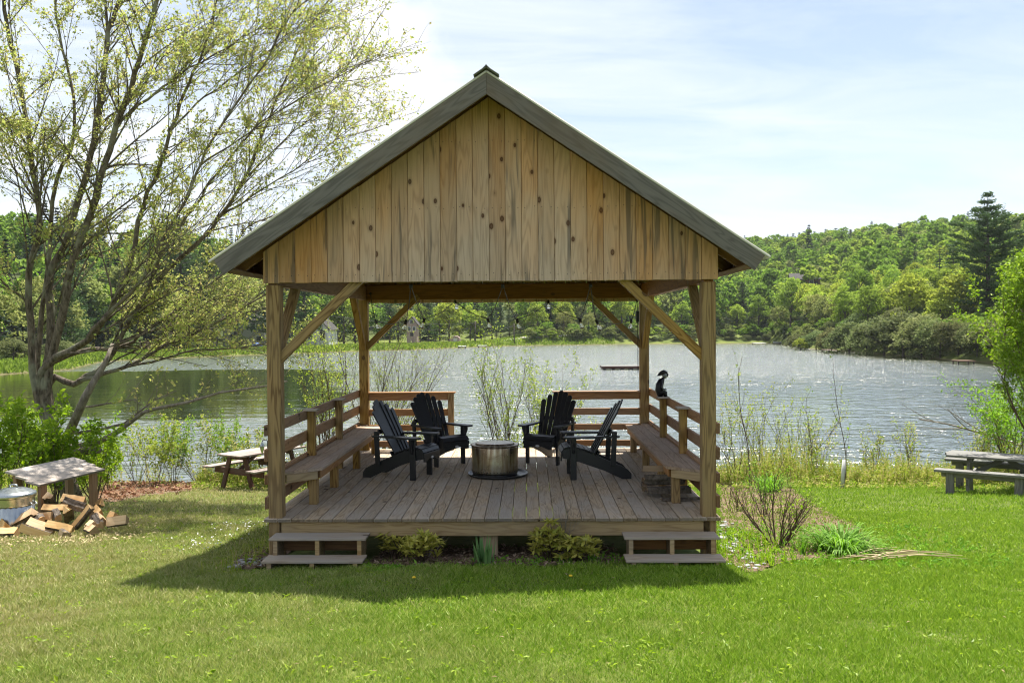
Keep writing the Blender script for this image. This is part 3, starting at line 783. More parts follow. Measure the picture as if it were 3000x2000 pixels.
fw_lab = ['dark bark log on the deck at the bottom of the stack under the right bench', 'thin dark stick of wood lying in front of the logs under the bench', 'split log with a pale face in the middle of the bench stack',
          'weathered split log on top of the stack under the right bench', 'small split log leaning at the left end of the bench stack', 'second layer split log under the right bench, right half']
fwl = [((1.83, 1.02, .085), 2, .48, .08, 0), ((1.95, .80, .026), 5, .5, .028, 0), ((1.79, 1.05, .20), -4, .46, .075, 1), ((1.78, 1.06, .32), 3, .46, .065, 1), ((1.575, 1.14, .10), 82, .3, .055, 1), ((1.80, 1.26, .14), 6, .46, .085, 0)]
for (c, a, L_, r_, kd), lb in zip(fwl, fw_lab):
    mb = split_log(L_, r_, 0 if kd else 1)
    o = mb.build_local('firewood_log', [M['oldwood'], M['logbark']], None, Matrix.Translation((c[0]+.12, c[1], c[2])) @ Matrix.Rotation(R(a), 4, 'Z') @ Matrix.Rotation(R(random.uniform(-160, 160) if kd else 0), 4, 'X'))
    tag(o, lb, 'log', 'firewood under the right bench')

# ------------------------------------------------------------------ small seated figure on the far right newel
bx, by, bz = 2.215, 3.13, .961
fg = empty('figurine', (bx, by, bz), 0, 'dark hunched seated figurine with pointed cap on the right railing post', 'figurine')
def Q(u, z, w=0): return Vector((bx+u, by+w, bz+z))
mb = MB()
mb.tube([Q(-.02, .0), Q(-.03, .03), Q(-.045, .09), Q(-.04, .16), Q(-.015, .215), Q(.005, .24), Q(.01, .262)], [.035, .05, .056, .052, .043, .026, .016], 14)
mb.tube([Q(-.03, .035, -.03), Q(.015, .07, -.035), Q(.035, .06, -.033), Q(.038, .02, -.03), Q(.036, .0, -.03)], [.034, .03, .026, .021, .02], 10)
mb.tube([Q(-.03, .035, .03), Q(.015, .07, .035), Q(.035, .06, .033), Q(.038, .02, .03), Q(.036, .0, .03)], [.034, .03, .026, .021, .02], 10)
mb.tube([Q(.036, .008, -.03), Q(.06, .006, -.03)], [.018, .012], 8)
mb.tube([Q(.036, .008, .03), Q(.06, .006, .03)], [.018, .012], 8)
mb.build('body', M['figure'], fg)
for s in (-1, 1):
    mb = MB(); mb.tube([Q(-.02, .195, s*.045), Q(-.03, .13, s*.062), Q(-.012, .085, s*.055)], [.02, .019, .015], 8); mb.build('sleeve', M['figure'], fg)
    mb = MB(); mb.tube([Q(-.012, .085, s*.055), Q(.02, .095, s*.045), Q(.035, .10, s*.03)], [.012, .011, .009], 8)
    for k in range(5): mb.tube([Q(.033, .10+.004*(k-2), s*.03), Q(.05, .098+.005*(k-2), s*(.022-.002*k))], [.0035, .0025], 5)
    mb.build('hand', M['figureface'], fg)
mb = MB(); 
mb.lathe([(.001, -.040), (.02, -.036), (.032, -.015), (.034, .005), (.03, .025), (.018, .038), (.001, .042)], 14, Q(.028, .285))
mb.tube([Q(.055, .285), Q(.072, .277)], [.009, .006], 6)
mb.tube([Q(.045, .262), Q(.058, .255)], [.01, .006], 6)
mb.build('face', M['figureface'], fg)
mb = MB()
mb.tube([Q(.068, .268), Q(.07, .295), Q(.055, .322), Q(.02, .332), Q(-.02, .318), Q(-.055, .292), Q(-.07, .283)], [.006, .012, .02, .034, .03, .014, .003], 12)
mb.tube([Q(.03, .335), Q(.045, .345)], [.012, .004], 8)
mb.build('cap', M['figure'], fg)
# ------------------------------------------------------------------ picnic tables
def frame(origin, ang):
    c, s = math.cos(ang), math.sin(ang)
    return lambda u, v, z: Vector((origin[0]+u*c-v*s, origin[1]+u*s+v*c, origin[2]+z))
# brown one left: long axis u
zt = -1.63
nearc = at_z(668, 1333, zt+.75)
ang = R(57)
W_ = frame((nearc.x, nearc.y, zt), ang)
uv = Vector((math.cos(ang), math.sin(ang), 0)); vv = Vector((-math.sin(ang), math.cos(ang), 0))
pt = empty('picnic_table', W_(.9, 0, 0), ang, 'worn dark brown picnic table with attached benches left of the pavilion', 'picnic table')
mb = MB()
for k in range(5):
    v0 = -.36 + .18*(k-2) + .36
    v0 = .16*(k-2)
    mb.beam(W_(random.uniform(-.02, .02), v0, .735), W_(1.95, v0, .735), .152, .038)
mb.build('tabletop', M['tabletop'], pt)
for s in (-1, 1):
    mb = MB()
    for k in (0, 1): mb.beam(W_(random.uniform(-.03, .0), s*(.68+.14*k), .43), W_(1.97, s*(.68+.14*k), .43), .13, .038)
    mb.build('bench', M['tabletop'], pt)
    for u in (.25, 1.58):
        beam_obj('leg', W_(u, s*.24, .715), W_(u, s*.52, -.08), .04, .125, M['brownwood'], pt, vv)
for u in (.29, 1.54):
    beam_obj('crosspiece', W_(u, -.84, .34), W_(u, .84, .34), .04, .14, M['brownwood'], pt)
    beam_obj('batten', W_(u, -.36, .66), W_(u, .36, .66), .04, .09, M['brownwood'], pt)
    dr = 1 if u < 1 else -1
    beam_obj('brace', W_(u, 0, .36), W_(u+dr*.52, 0, .70), .04, .09, M['brownwood'], pt)
# grey one right, benches on their own thick posts
zg_ = -1.46
Lc = at_z(2769, 1330, zg_+.75)
e1 = at_z(2736, 1374, zg_+.45); e2 = at_z(3000, 1394, zg_+.45)
ax = (e2-e1); ax.z = 0; ang = math.atan2(ax.y, ax.x)
W_ = frame((e1.x, e1.y, zg_), ang); vv = Vector((-math.sin(ang), math.cos(ang), 0))
pt = empty('picnic_table', W_(1.0, .75, 0), ang, 'weathered grey picnic table on stout posts at the right edge of the lawn', 'picnic table')
mb = MB()
for k in range(5): mb.beam(W_(.10+.03*abs(k-2)+random.uniform(-.01, .01), .62+.165*k, .665), W_(2.35, .62+.165*k, .665), .158, .045)
mb.build('tabletop', M['greywood'], pt)
for v0 in (.12, 1.78):
    mb = MB(); mb.beam(W_(0, v0, .425), W_(2.4, v0, .425), .26, .05); bs = mb.build('bench', M['greywood'], pt)
    for u in (.28, 1.48):
        beam_obj('post', W_(u, v0, -.25), W_(u, v0, .40), .15, .13, M['greywood'], bs, vv, .01)
    beam_obj('bearer', W_(.12, v0, .35), W_(2.2, v0, .35), .05, .09, M['greywood'], bs)
for u in (.55, 1.85):
    for s in (-1, 1):
        beam_obj('leg', W_(u, .95+s*.18, .635), W_(u, .95+s*.42, -.2), .06, .11, M['greywood'], pt, vv)
    beam_obj('crosspiece', W_(u+.05, .0, .24), W_(u+.05, 1.9, .24), .05, .13, M['greywood'], pt)
    beam_obj('batten', W_(u+.05, .56, .595), W_(u+.05, 1.34, .595), .05, .09, M['greywood'], pt)
    dr = 1 if u < 1 else -1
    beam_obj('brace', W_(u+.08*dr, .95, .28), W_(u+dr*.60, .95, .615), .05, .10, M['greywood'], pt)

# ------------------------------------------------------------------ low firewood shelter, dustbin and the tipped-out pile
A = at_z(115, 1422, -.20); B = at_z(298, 1378, -.20)
ab = (B-A); ab.z = 0; ab.normalize()
dep = at_z(28, 1380, -.06)-A; pr = Vector((dep.x, dep.y, 0)).normalized()
Dp = A+dep; Cp = B+dep
sh = empty('firewood_shelter', ((A.x+Cp.x)/2, (A.y+Cp.y)/2, g((A.x+Cp.x)/2, (A.y+Cp.y)/2)), math.atan2(ab.y, ab.x), 'low open shelter of three pale planks on four short posts behind the log pile', 'shelter')
nv = ab.cross(dep.normalized())
mb = MB()
for k in range(3):
    o = A + dep*((k+.5)/3) - nv*.0
    mb.beam(o-ab*.04, o+ab*((B-A).length+.04), dep.length/3-.006, .03, nv if nv.z > 0 else -nv, 0, .003)
mb.build('roof', M['shelterwood'], sh)
for (q, du, dv) in ((A, .10, .06), (B, -.14, .06), (Dp, .10, -.06), (Cp, -.14, -.06)):
    c = q + ab*du + pr*dv
    beam_obj('leg', (c.x, c.y, g(c.x, c.y)-.1), (c.x, c.y, c.z-.02+(dv*.27 if dv > 0 else dv*.27)), .09, .09, M['oldwood'] if dv < 0 else M['rail'], sh, pr)
cc = at_z(40, 1447, -.24); tz = g(cc.x, cc.y)
tc = empty('dustbin', (cc.x, cc.y, tz), 0, 'galvanised metal dustbin with a ribbed lid beside the log pile', 'dustbin')
hh = -.24 - tz; r0 = .255
mb = MB(); mb.lathe([(r0*.86, 0), (r0*.88, .02), (r0*.97, hh*.72)], 96, (0, 0, 0), 0, True, .012)
mb.lathe([(r0*.97, hh*.72), (r0*.985, hh*.76), (r0*.985, hh*.95), (r0*1.01, hh*.97), (r0*1.01, hh)], 96)
mb.build_local('body', M['galv'], tc, Matrix.Translation((cc.x, cc.y, tz)))
mb = MB(); mb.lathe([(r0*1.05, hh-.03), (r0*1.06, hh+.02), (r0*.98, hh+.03), (r0*.90, hh+.035), (r0*.84, hh+.052), (r0*.76, hh+.05), (r0*.68, hh+.066), (r0*.58, hh+.064), (r0*.5, hh+.08), (r0*.38, hh+.078), (r0*.3, hh+.09), (.001, hh+.092)], 64)
lid = mb.build_local('lid', M['galv'], tc, Matrix.Translation((cc.x, cc.y, tz)))
mb = MB(); mb.tube([(cc.x-.05, cc.y, tz+hh+.085), (cc.x-.045, cc.y, tz+hh+.12), (cc.x, cc.y, tz+hh+.13), (cc.x+.045, cc.y, tz+hh+.12), (cc.x+.05, cc.y, tz+hh+.085)], .012, 8); mb.build('handle', M['galv'], lid)
mb = MB(); mb.tube([(cc.x+r0*.97, cc.y-.05, tz+hh*.8), (cc.x+r0*1.1, cc.y-.05, tz+hh*.74), (cc.x+r0*1.1, cc.y+.05, tz+hh*.74), (cc.x+r0*.97, cc.y+.05, tz+hh*.8)], .008, 8); mb.build('handle', M['galv'], tc)
# (x0,y0)-(x1,y1) in a 5.226x enlargement of the picture's lower left corner; lift, bark side, label
pile = [((1130, 1290), (1400, 950), .16, 0, 'long pale split log leaning across the right of the pile'), ((960, 1190), (1105, 960), .12, 0, 'split log standing on end in the middle of the pile'),
 ((650, 975), (1040, 985), .22, 0, 'orange faced split log lying level at the top of the pile'), ((735, 940), (790, 770), .24, 0, 'split log standing upright against the shelter post'),
 ((950, 830), (1310, 880), .16, 0, 'split log lying at the back of the pile under the shelter roof'), ((970, 880), (1300, 985), .20, 1, 'split log with a grey bark edge sloping down behind the long one'),
 ((1470, 930), (1575, 870), .10, 0, 'short log end at the back right by the shelter leg'), ((120, 1265), (520, 1040), .10, 0, 'split log leaning on the dustbin'),
 ((-60, 1370), (275, 1350), .05, 0, 'log lying at the left edge, cut by the frame'), ((330, 1290), (760, 1420), .05, 1, 'large log with rough grey bark at the front of the pile'),
 ((440, 1190), (820, 1330), .12, 0, 'orange split log resting on the large bark log'), ((720, 1225), (1120, 1320), .08, 0, 'flat split log lying at the front centre of the pile'),
 ((540, 1110), (800, 1100), .10, 0, 'split log with an orange end behind the front logs'), ((790, 1060), (960, 1110), .12, 1, 'dim split log inside the middle of the pile'),
 ((1430, 1120), (1630, 1165), .06, 0, 'split log at the right side under the small block'), ((1390, 1140), (1610, 1215), .03, 1, 'thin split log on the grass at the right side'),
 ((1640, 1110), (1840, 1090), .06, 0, 'small wood block lying at the right end of the pile'), ((1640, 1200), (1950, 1160), .02, 0, 'flat sliver of wood at the far right of the pile'),
 ((1330, 1240), (1490, 1225), .05, 0, 'pale log end beside the foot of the long log'), ((1290, 1315), (1500, 1295), .03, 0, 'pale log on the grass in front on the right'),
 ((1400, 1010), (1600, 1040), .10, 0, 'short split log behind the long log on the right'), ((930, 1400), (1040, 1400), .02, 1, 'brown log end on the grass at the front'),
 ((-40, 1240), (190, 1235), .12, 0, 'split log at the left edge in front of the dustbin'), ((500, 1150), (690, 1160), .05, 1, 'split log tucked low between the bark log and the dustbin')]
for (a, b, lift, brk, lb) in pile:
    pa = (a[0]/5.226, 1300+a[1]/5.226); pb = (b[0]/5.226, 1300+b[1]/5.226)
    mx = (pa[0]+pb[0])/2; my = (pa[1]+pb[1])/2
    dcen = 10.72 + (1395-(a[1]+b[1])/2)/600*1.25
    c = at_d(mx, my, dcen); zmin = g(c.x, c.y)+.035
    if c.z < zmin:                                          # slide it forward along the view until it lies on the grass
        c = on_ground(mx, my); c.z += .045
    v = at_d(pb[0], pb[1], c.y-CY) - at_d(pa[0], pa[1], c.y-CY)
    want = .46; L2 = v.length
    if L2 < want and abs(a[0]-b[0]) < 260:
        v.y += -math.sqrt(max(0, min(want, L2*1.8)**2-L2*L2))*.8
    x = v.normalized(); r_ = random.uniform(.075, .10)
    L_ = max(.18, min(.50, v.length))
    u = Vector((0, 0, 1)) - x*x.z; u.normalize(); y = u.cross(x)
    Mx = Matrix((x, y, u)).transposed().to_4x4(); Mx.translation = c
    roll = random.uniform(-.5, .5) + (math.pi if not brk else random.choice((-.9, .9)))
    mb = split_log(L_, r_)
    o = mb.build_local('split_log', [M['splitwood'], M['logbark']], None, Mx @ Matrix.Rotation(roll, 4, 'X'))
    tag(o, lb, 'log', 'split logs tipped out by the shelter')

# ------------------------------------------------------------------ two hook stakes with small silver lanterns beyond the left railing
for (px, py, d, lb) in ((768, 1312, 17.6, 'small silver lantern on a black hook stake left of the front left post'), (885, 1289, 18.6, 'small silver lantern on a hook stake seen through the left railing')):
    p = at_d(px, py, d); hz = g(p.x, p.y)
    lt = empty('lantern', (p.x+.1, p.y, hz), 0, lb, 'lantern', 'hook stake lanterns by the shore')
    mb = MB(); x1 = p.x+.11
    mb.tube([(x1, p.y, hz-.1), (x1, p.y, p.z+.14), (x1-.01, p.y, p.z+.16), (x1-.09, p.y, p.z+.16), (x1-.11, p.y, p.z+.13)], .009, 6); mb.build('stake', M['cable'], lt)
    mb = MB(); mb.lathe([(.004, -.12), (.03, -.06), (.045, 0), (.05, .05), (.035, .08), (.012, .12), (.003, .135)], 12, (p.x, p.y, p.z)); mb.build('lamp_body', M['galv'], lt)

# ------------------------------------------------------------------ swimming raft
rc = at_z(1826, 1083, ZW); rl = at_z(1763, 1083, ZW)
rf = empty('swim_raft', (rc.x, rc.y+1.2, ZW), 0, 'flat dark wooden swimming raft floating on the lake', 'raft')
hw = rc.x-rl.x
mb = MB()
for k in range(14): mb.box((rc.x, rc.y+.1+k*.2, ZW+.37), (2*hw, .19, .05), None, 0, .01)
mb.build('platform', M['greywood'], rf)
mb = MB()
for yy in (rc.y+.04, rc.y+2.76): mb.box((rc.x, yy, ZW+.24), (2*hw, .08, .2), None, 0, .01)
for xx in (-1, 1): mb.box((rc.x+xx*(hw-.04), rc.y+1.4, ZW+.235), (.08, 2.62, .2), None, 0, .01)
mb.build('skirt', M['brownwood'], rf)
for i in range(5):
    mb = MB(); xq = rc.x - hw*.85 + i*hw*.425; mb.tube([(xq, rc.y+.2, ZW+.02), (xq, rc.y+2.6, ZW+.02)], .15, 10); mb.build('float', M['blackmetal'], rf)
# ------------------------------------------------------------------ branching
def bend(d, ang, rng):
    d = d.normalized(); a = d.orthogonal().normalized(); a = Quaternion(d, rng.uniform(0, 2*math.pi)) @ a
    return (Quaternion(a, ang) @ d).normalized()
class Plant:
    def __init__(s, seed): s.rng = random.Random(seed); s.mb = MB(); s.tips = []; s.dirs = []
    def stem(s, pts, r0, r1, n=7):
        m = len(pts); s.mb.tube(pts, [r0+(r1-r0)*i/(m-1) for i in range(m)], n)
    def grow(s, p, d, L, r, lvl, maxl, spread=.6, upb=.15, kids=5, wig=.16, leaf_from=None, step=5, taper=.35, shrink=.55, dens=9, grav=0.0):
        rng = s.rng; pts = [p.copy()]; dr = d.normalized(); q = p.copy(); segs = max(3, step-lvl)
        for i in range(segs):
            dr = (dr + Vector((rng.gauss(0, wig), rng.gauss(0, wig), rng.gauss(0, wig)+upb*.35-grav*i/segs))).normalized()
            q = q + dr*(L/segs); pts.append(q.copy())
        rads = [r*(1-(1-taper)*i/segs) for i in range(segs+1)]
        s.mb.tube(pts, rads, 6 if lvl == 0 else (5 if lvl == 1 else 3), 0, False)
        if lvl >= (leaf_from if leaf_from is not None else maxl):
            for k in range(dens):
                u = rng.uniform(.25, 1.03)*segs; i = min(int(u), segs-1); w = u-i
                s.tips.append(tuple(pts[i].lerp(pts[i+1], w))); s.dirs.append(tuple(dr))
        if lvl < maxl:
            for k in range(kids):
                u = (.22+.76*(k+rng.random())/kids)*segs; i = min(int(u), segs-1); w = u-i
                pp = pts[i].lerp(pts[i+1], w); base = (pts[i+1]-pts[i]).normalized()
                nd = bend(base, rng.uniform(.5, 1.15)*spread, rng); nd.z += upb; 
                s.grow(pp, nd, L*shrink*rng.uniform(.65, 1.2)*(1-.35*u/segs), max(rads[i]*.55, .0032 if wig == .11 or wig == .06 else .0018), lvl+1, maxl, spread, upb, max(2, kids-1), wig, leaf_from, step, taper, shrink, dens, grav)
    def leaves(s, name, mat, parent, size, per=2, jit=.04, droop=.3, asp=.6, seed=1, keep=1.0, up_n=.5):
        rng = np.random.default_rng(seed); T = np.array(s.tips, float); Dd = np.array(s.dirs, float)
        if len(T) == 0: return None
        T = np.repeat(T, per, 0); Dd = np.repeat(Dd, per, 0)
        if keep < 1: k = rng.random(len(T)) < keep; T = T[k]; Dd = Dd[k]
        n = len(T); off = rng.normal(size=(n, 3))*jit
        dr = unit(rng.normal(size=(n, 3))*.8 + Dd*.5 + np.array([0, 0, -droop]))
        Nn = unit(rng.normal(size=(n, 3))*.7 + np.array([0, 0, up_n]))
        sz = size*rng.uniform(.55, 1.25, n)
        V, Fq = leaf_quads(T+off+dr*sz[:, None]*.4, Nn, sz, asp, dr, rng)
        return np_mesh(name, V, Fq, mat, parent)

# ------------------------------------------------------------------ the big many-stemmed maple, left
DM = 16.0
mp = empty('maple_tree', tuple(at_d(230, 1400, DM).xy)+(g(*at_d(230, 1400, DM).xy),), 0, 'large many stemmed maple with sparse young yellow green leaves at left', 'tree')
P = Plant(5)
Z1 = lambda x, y: (x/2.0909, y/2.0909)              # enlargement of the top left of the picture
Z2 = lambda x, y: (x/2.0909, 700+y/2.0909)
base = [(230, 1180)]
stems = [  # (pixel path, start radius, end radius, depth at start, depth at end, leafy side shoots)
 ([Z2(240, 1000), Z2(190, 500), Z2(170, 200), Z1(250, 1400), Z1(215, 1150), Z1(190, 950), Z1(150, 700), Z1(60, 250), Z1(20, 0), Z1(10, -260)], .15, .05, 16, 15, 11),
 ([Z2(250, 1000), Z2(240, 600), Z1(300, 1560), Z1(350, 1100), Z1(440, 900), Z1(450, 600), Z1(380, 300), Z1(330, 0), Z1(300, -250)], .12, .03, 16.2, 17, 10),
 ([Z2(270, 980), Z2(320, 600), Z2(310, 200), Z1(400, 1500), Z1(520, 1080), Z1(590, 750), Z1(650, 350), Z1(665, 180), Z1(740, 0), Z1(800, -200)], .17, .065, 16, 16.6, 12),
 ([Z1(660, 200), Z1(648, 0), Z1(640, -200)], .055, .04, 16.5, 16.8, 4),
 ([Z2(290, 960), Z2(380, 500), Z2(440, 150), Z1(560, 1300), Z1(640, 1000), Z1(720, 750), Z1(800, 530), Z1(880, 300), Z1(950, 50), Z1(1000, -150)], .17, .06, 16, 15.2, 13),
 ([Z2(250, 960), Z2(300, 760), Z2(480, 660), Z2(620, 520), Z2(700, 380), Z2(800, 150), Z1(880, 1250), Z1(960, 1080), Z1(1050, 800), Z1(1130, 560), Z1(1220, 380), Z1(1300, 130), Z1(1340, -60)], .16, .025, 16, 15.2, 15),
 ([Z2(480, 665), Z2(640, 480), Z2(800, 330), Z2(900, 200), Z1(980, 1500), Z1(1150, 1200), Z1(1230, 1000), Z1(1350, 780), Z1(1500, 560), Z1(1640, 350), Z1(1750, 150), Z1(1830, 0)], .085, .015, 15.7, 14.3, 15),
 ([Z2(300, 900), Z2(450, 890), Z2(530, 840), Z2(640, 780), Z2(720, 640), Z2(800, 480), Z2(900, 320), Z2(980, 100), Z1(1050, 1450), Z1(1200, 1260), Z1(1300, 1100), Z1(1480, 880), Z1(1620, 700), Z1(1800, 480), Z1(2000, 260)], .14, .015, 16.2, 16.5, 15),
 ([Z2(900, 320), Z2(1040, 180), Z1(1250, 1450), Z1(1350, 1320), Z1(1500, 1100), Z1(1600, 850), Z1(1680, 650), Z1(1780, 420), Z1(1880, 200), Z1(1990, 40)], .10, .02, 16.5, 17.2, 14),
 ([Z1(1500, 1100), Z1(1680, 920), Z1(1850, 760), Z1(2000, 600), Z1(2160, 420)], .035, .01, 17, 17.4, 10),
 ([Z2(300, 760), Z2(500, 680), Z2(720, 670), Z2(850, 600), Z2(950, 500), Z2(1100, 470), Z2(1300, 380), Z2(1480, 330)], .10, .015, 16.1, 17.5, 12),
 ([Z2(480, 870), Z2(650, 820), Z2(850, 750), Z2(1000, 650), Z2(1150, 600), Z2(1350, 490), Z2(1600, 360), Z2(1800, 260), Z2(2000, 160)], .09, .012, 16.2, 16.6, 13),
 ([Z2(640, 820), Z2(850, 770), Z2(1050, 720), Z2(1200, 680), Z2(1400, 670), Z2(1620, 640), Z2(1760, 600)], .06, .01, 16.3, 15.8, 8),
 ([Z2(720, 640), Z2(900, 560), Z2(1100, 420), Z2(1250, 300), Z2(1400, 180), Z1(1500, 1400), Z1(1760, 1280), Z1(2000, 1120), Z1(2200, 1040)], .07, .01, 16.2, 17.6, 13),
 ([Z1(720, 760), Z1(860, 640), Z1(1000, 540), Z1(1160, 420), Z1(1330, 330), Z1(1500, 230), Z1(1680, 120)], .06, .012, 15.6, 14.6, 11),
 ([Z1(590, 780), Z1(720, 680), Z1(850, 540), Z1(1000, 360), Z1(1180, 210), Z1(1400, 60)], .05, .01, 16.3, 17.3, 10),
 ([Z1(1050, 800), Z1(1200, 640), Z1(1400, 500), Z1(1600, 340), Z1(1800, 220), Z1(1960, 120)], .04, .008, 15.3, 15.6, 10),
 ([Z1(1230, 1000), Z1(1400, 900), Z1(1600, 760), Z1(1800, 620), Z1(2050, 480), Z1(2200, 330)], .035, .008, 15, 14.6, 10),
 ([Z1(1350, 1320), Z1(1550, 1200), Z1(1800, 1040), Z1(2000, 900), Z1(2160, 780)], .04, .008, 16.8, 16.0, 9),
 ([Z1(190, 950), Z1(110, 800), Z1(0, 700), Z1(-150, 560)], .045, .015, 15.5, 14.5, 6),
 ([Z1(240, 1250), Z1(120, 1080), Z1(20, 900), Z1(-80, 700)], .05, .02, 15.5, 17, 7),
 ([Z1(400, 1500), Z1(300, 1350), Z1(180, 1200), Z1(40, 1100), Z1(-100, 1050)], .04, .015, 16, 15, 6),
 ([Z2(200, 420), Z2(60, 300), Z2(-100, 180)], .05, .02, 16, 15, 5)]
for si, (path, r0, r1, d0, d1, nk) in enumerate(stems):
    m = len(path); ctrl = [at_d(x, y, d0+(d1-d0)*i/(m-1)) for i, (x, y) in enumerate(path)]
    if si in (0, 1, 2, 4, 5, 7): ctrl = [Vector((mp.location.x+P.rng.uniform(-.2, .2), mp.location.y+P.rng.uniform(-.15, .15), mp.location.z-.2))] + ctrl
    pts = []
    for i in range(len(ctrl)-1):                                # smooth the path a little
        p0 = ctrl[max(i-1, 0)]; p1 = ctrl[i]; p2 = ctrl[i+1]; p3 = ctrl[min(i+2, len(ctrl)-1)]
        for k in range(3):
            u = k/3
            pts.append(.5*((2*p1)+(p2-p0)*u+(2*p0-5*p1+4*p2-p3)*u*u+(3*p1-p0-3*p2+p3)*u**3)+Vector([P.rng.gauss(0, .012) for _ in range(3)]))
    pts.append(ctrl[-1]); m = len(pts)
    rad = [.54*(r0+(r1-r0)*(i/(m-1))**.7) for i in range(m)]
    P.mb.tube(pts, rad, 9 if r0 > .08 else 7)
    for k in range(int(nk*1.45)):
        u = (.30+.69*(k+P.rng.random())/(nk*1.45))*(m-1); i = min(int(u), m-2)
        pp = pts[i].lerp(pts[i+1], u-i); bd = (pts[i+1]-pts[i]).normalized()
        nd = bend(bd, P.rng.uniform(.35, 1.0), P.rng); nd.z = nd.z*.8+.12; nd.x += .10
        P.grow(pp, nd, P.rng.uniform(.75, 1.5)*(1.15-.45*u/m), max(.006, min(.03, rad[i]*.4)), 1, 3, .75, .10, 6, .11, 2, 5, .3, .55, 7, .05)
    for k in range(int(nk*1.1)):                                # long slim shoots that run up along the limb
        u = (.18+.78*(k+P.rng.random())/(nk*1.1))*(m-1); i = min(int(u), m-2)
        bd = (pts[i+1]-pts[i]).normalized(); nd = bend(bd, P.rng.uniform(.25, .6), P.rng); nd.x += .12
        P.grow(pts[i].lerp(pts[i+1], u-i), nd, P.rng.uniform(1.3, 2.5)*(1.2-.55*u/m), max(.008, min(.022, rad[i]*.35)), 1, 2, .75, .06, 11, .06, 2, 6, .3, .26, 8, .03)
P.mb.build('trunk', M['maplebark'], mp)
kp = [P.rng.random() < (.95 if t_[0] < -5.6 else .55) for t_ in P.tips]
P.tips = [t_ for t_, k_ in zip(P.tips, kp) if k_]; P.dirs = [t_ for t_, k_ in zip(P.dirs, kp) if k_]
P.leaves('crown', M['mapleleaf'], mp, .060, 2, .026, .55, .6, 3, .40)
print('maple tips', len(P.tips))
# the low half dead limb that reaches out over the water, and the broken pale stub: parts of the same tree
P2 = Plant(8)
for path, r0, r1, d0, d1, nk in (([Z2(330, 1290), Z2(460, 1270), Z2(600, 1245), Z2(720, 1180), Z2(800, 1120), Z2(880, 1060), Z2(950, 1040), Z2(1150, 1000), Z2(1350, 940), Z2(1630, 900), Z2(1760, 870)], .06, .012, 16, 14.8, 8),
                                 ([Z2(460, 1190), Z2(600, 1170), Z2(760, 1130), Z2(860, 1050), Z2(960, 980), Z2(1080, 930)], .035, .008, 15.9, 15.4, 6),
                                 ([Z2(470, 1030), Z2(560, 1025), Z2(700, 1000), Z2(840, 980)], .025, .008, 16, 15.6, 4)):
    m = len(path); ctrl = [at_d(x, y, d0+(d1-d0)*i/(m-1)) for i, (x, y) in enumerate(path)]
    P2.mb.tube(ctrl, [r0+(r1-r0)*i/(m-1) for i in range(m)], 7)
    for k in range(nk):
        u = (.4+.6*(k+P2.rng.random())/nk)*(m-1); i = min(int(u), m-2); bd = (ctrl[i+1]-ctrl[i]).normalized()
        P2.grow(ctrl[i].lerp(ctrl[i+1], u-i), bend(bd, P2.rng.uniform(.3, .8), P2.rng)+Vector((.1, 0, .15)), P2.rng.uniform(.4, .9), .007, 1, 2, .7, .1, 4, .12, 2, 4, .3, .6, 5)
lb_ = P2.mb.build('limb', M['palebark'], mp)
P2.leaves('foliage', M['mapleleaf'], lb_, .075, 1, .03, .5, .55, 4, .8)
mb = MB(); mb.tube([at_d(*Z2(400, 1240), 15.8), at_d(*Z2(520, 970), 15.6), at_d(*Z2(570, 880), 15.6), at_d(*Z2(640, 770), 15.7), at_d(*Z2(690, 640), 15.8)], [.085, .07, .06, .045, .03], 8); mb.build('broken_stub', M['palebark'], mp)

# ------------------------------------------------------------------ shrubs
def shrub(name, label, cat, base, nst, H, lean, mat, size, per, dens, seed, spread=.6, r=.012, maxl=2, kids=5, fan=.35, bk='twig', keep=1.0, group=None, asp=.55, rad=.12, upb=.2, stemname='stem', leafname='foliage', jit=.03, leaf_from=None, up_n=.5, shrink=.55):
    e = empty(name, base, 0, label, cat, group); p = Plant(seed); rg = p.rng
    for i in range(nst):
        a = rg.uniform(0, 2*math.pi); q = Vector(base)+Vector((math.cos(a), math.sin(a), 0))*rg.uniform(0, rad)
        q.z = g(q.x, q.y)-.03 if base[2] > ZW-.3 else base[2]
        d = Vector((math.cos(a)*fan*rg.uniform(.2, 1)+lean[0], math.sin(a)*fan*rg.uniform(.2, 1)+lean[1], 1))
        p.grow(q, d, H*rg.uniform(.65, 1.1), r*rg.uniform(.7, 1.1), 0, maxl, spread, upb, kids, .10, leaf_from, 7, .3, shrink, dens)
    p.mb.build(stemname, M[bk], e)
    p.leaves(leafname, mat, e, size, per, jit, .2, asp, seed, keep, up_n)
    return e
def gp(px, d): 
    v = at_d(px, 1000, d); return (v.x, v.y, g(v.x, v.y))
# bright bushes below the maple
shrub('bush', 'dense bright green bush at the left edge below the maple', 'bush', gp(-20, 13.6), 11, 2.05, (0, 0), M['bushleaf'], .09, 1, 11, 21, .8, .014, 2, 6, .5)
shrub('bush', 'bright green bush in front of the maple trunk, behind the firewood shelter', 'bush', gp(150, 14.6), 10, 1.45, (0, 0), M['bushleaf'], .09, 1, 10, 22, .8, .014, 2, 6, .5)
shrub('bush', 'low bright green bush right of the maple trunk at the shore', 'bush', gp(270, 16.5), 8, 1.15, (.0, 0), M['bushleaf'], .08, 1, 9, 23, .8, .012, 2, 5, .6)
shrub('bush', 'dark leaved bush behind the maple trunk at the left edge', 'bush', gp(60, 17.5), 9, 1.6, (0, 0), M['bushleaf'], .08, 2, 8, 24, .8, .012, 2, 5, .5)
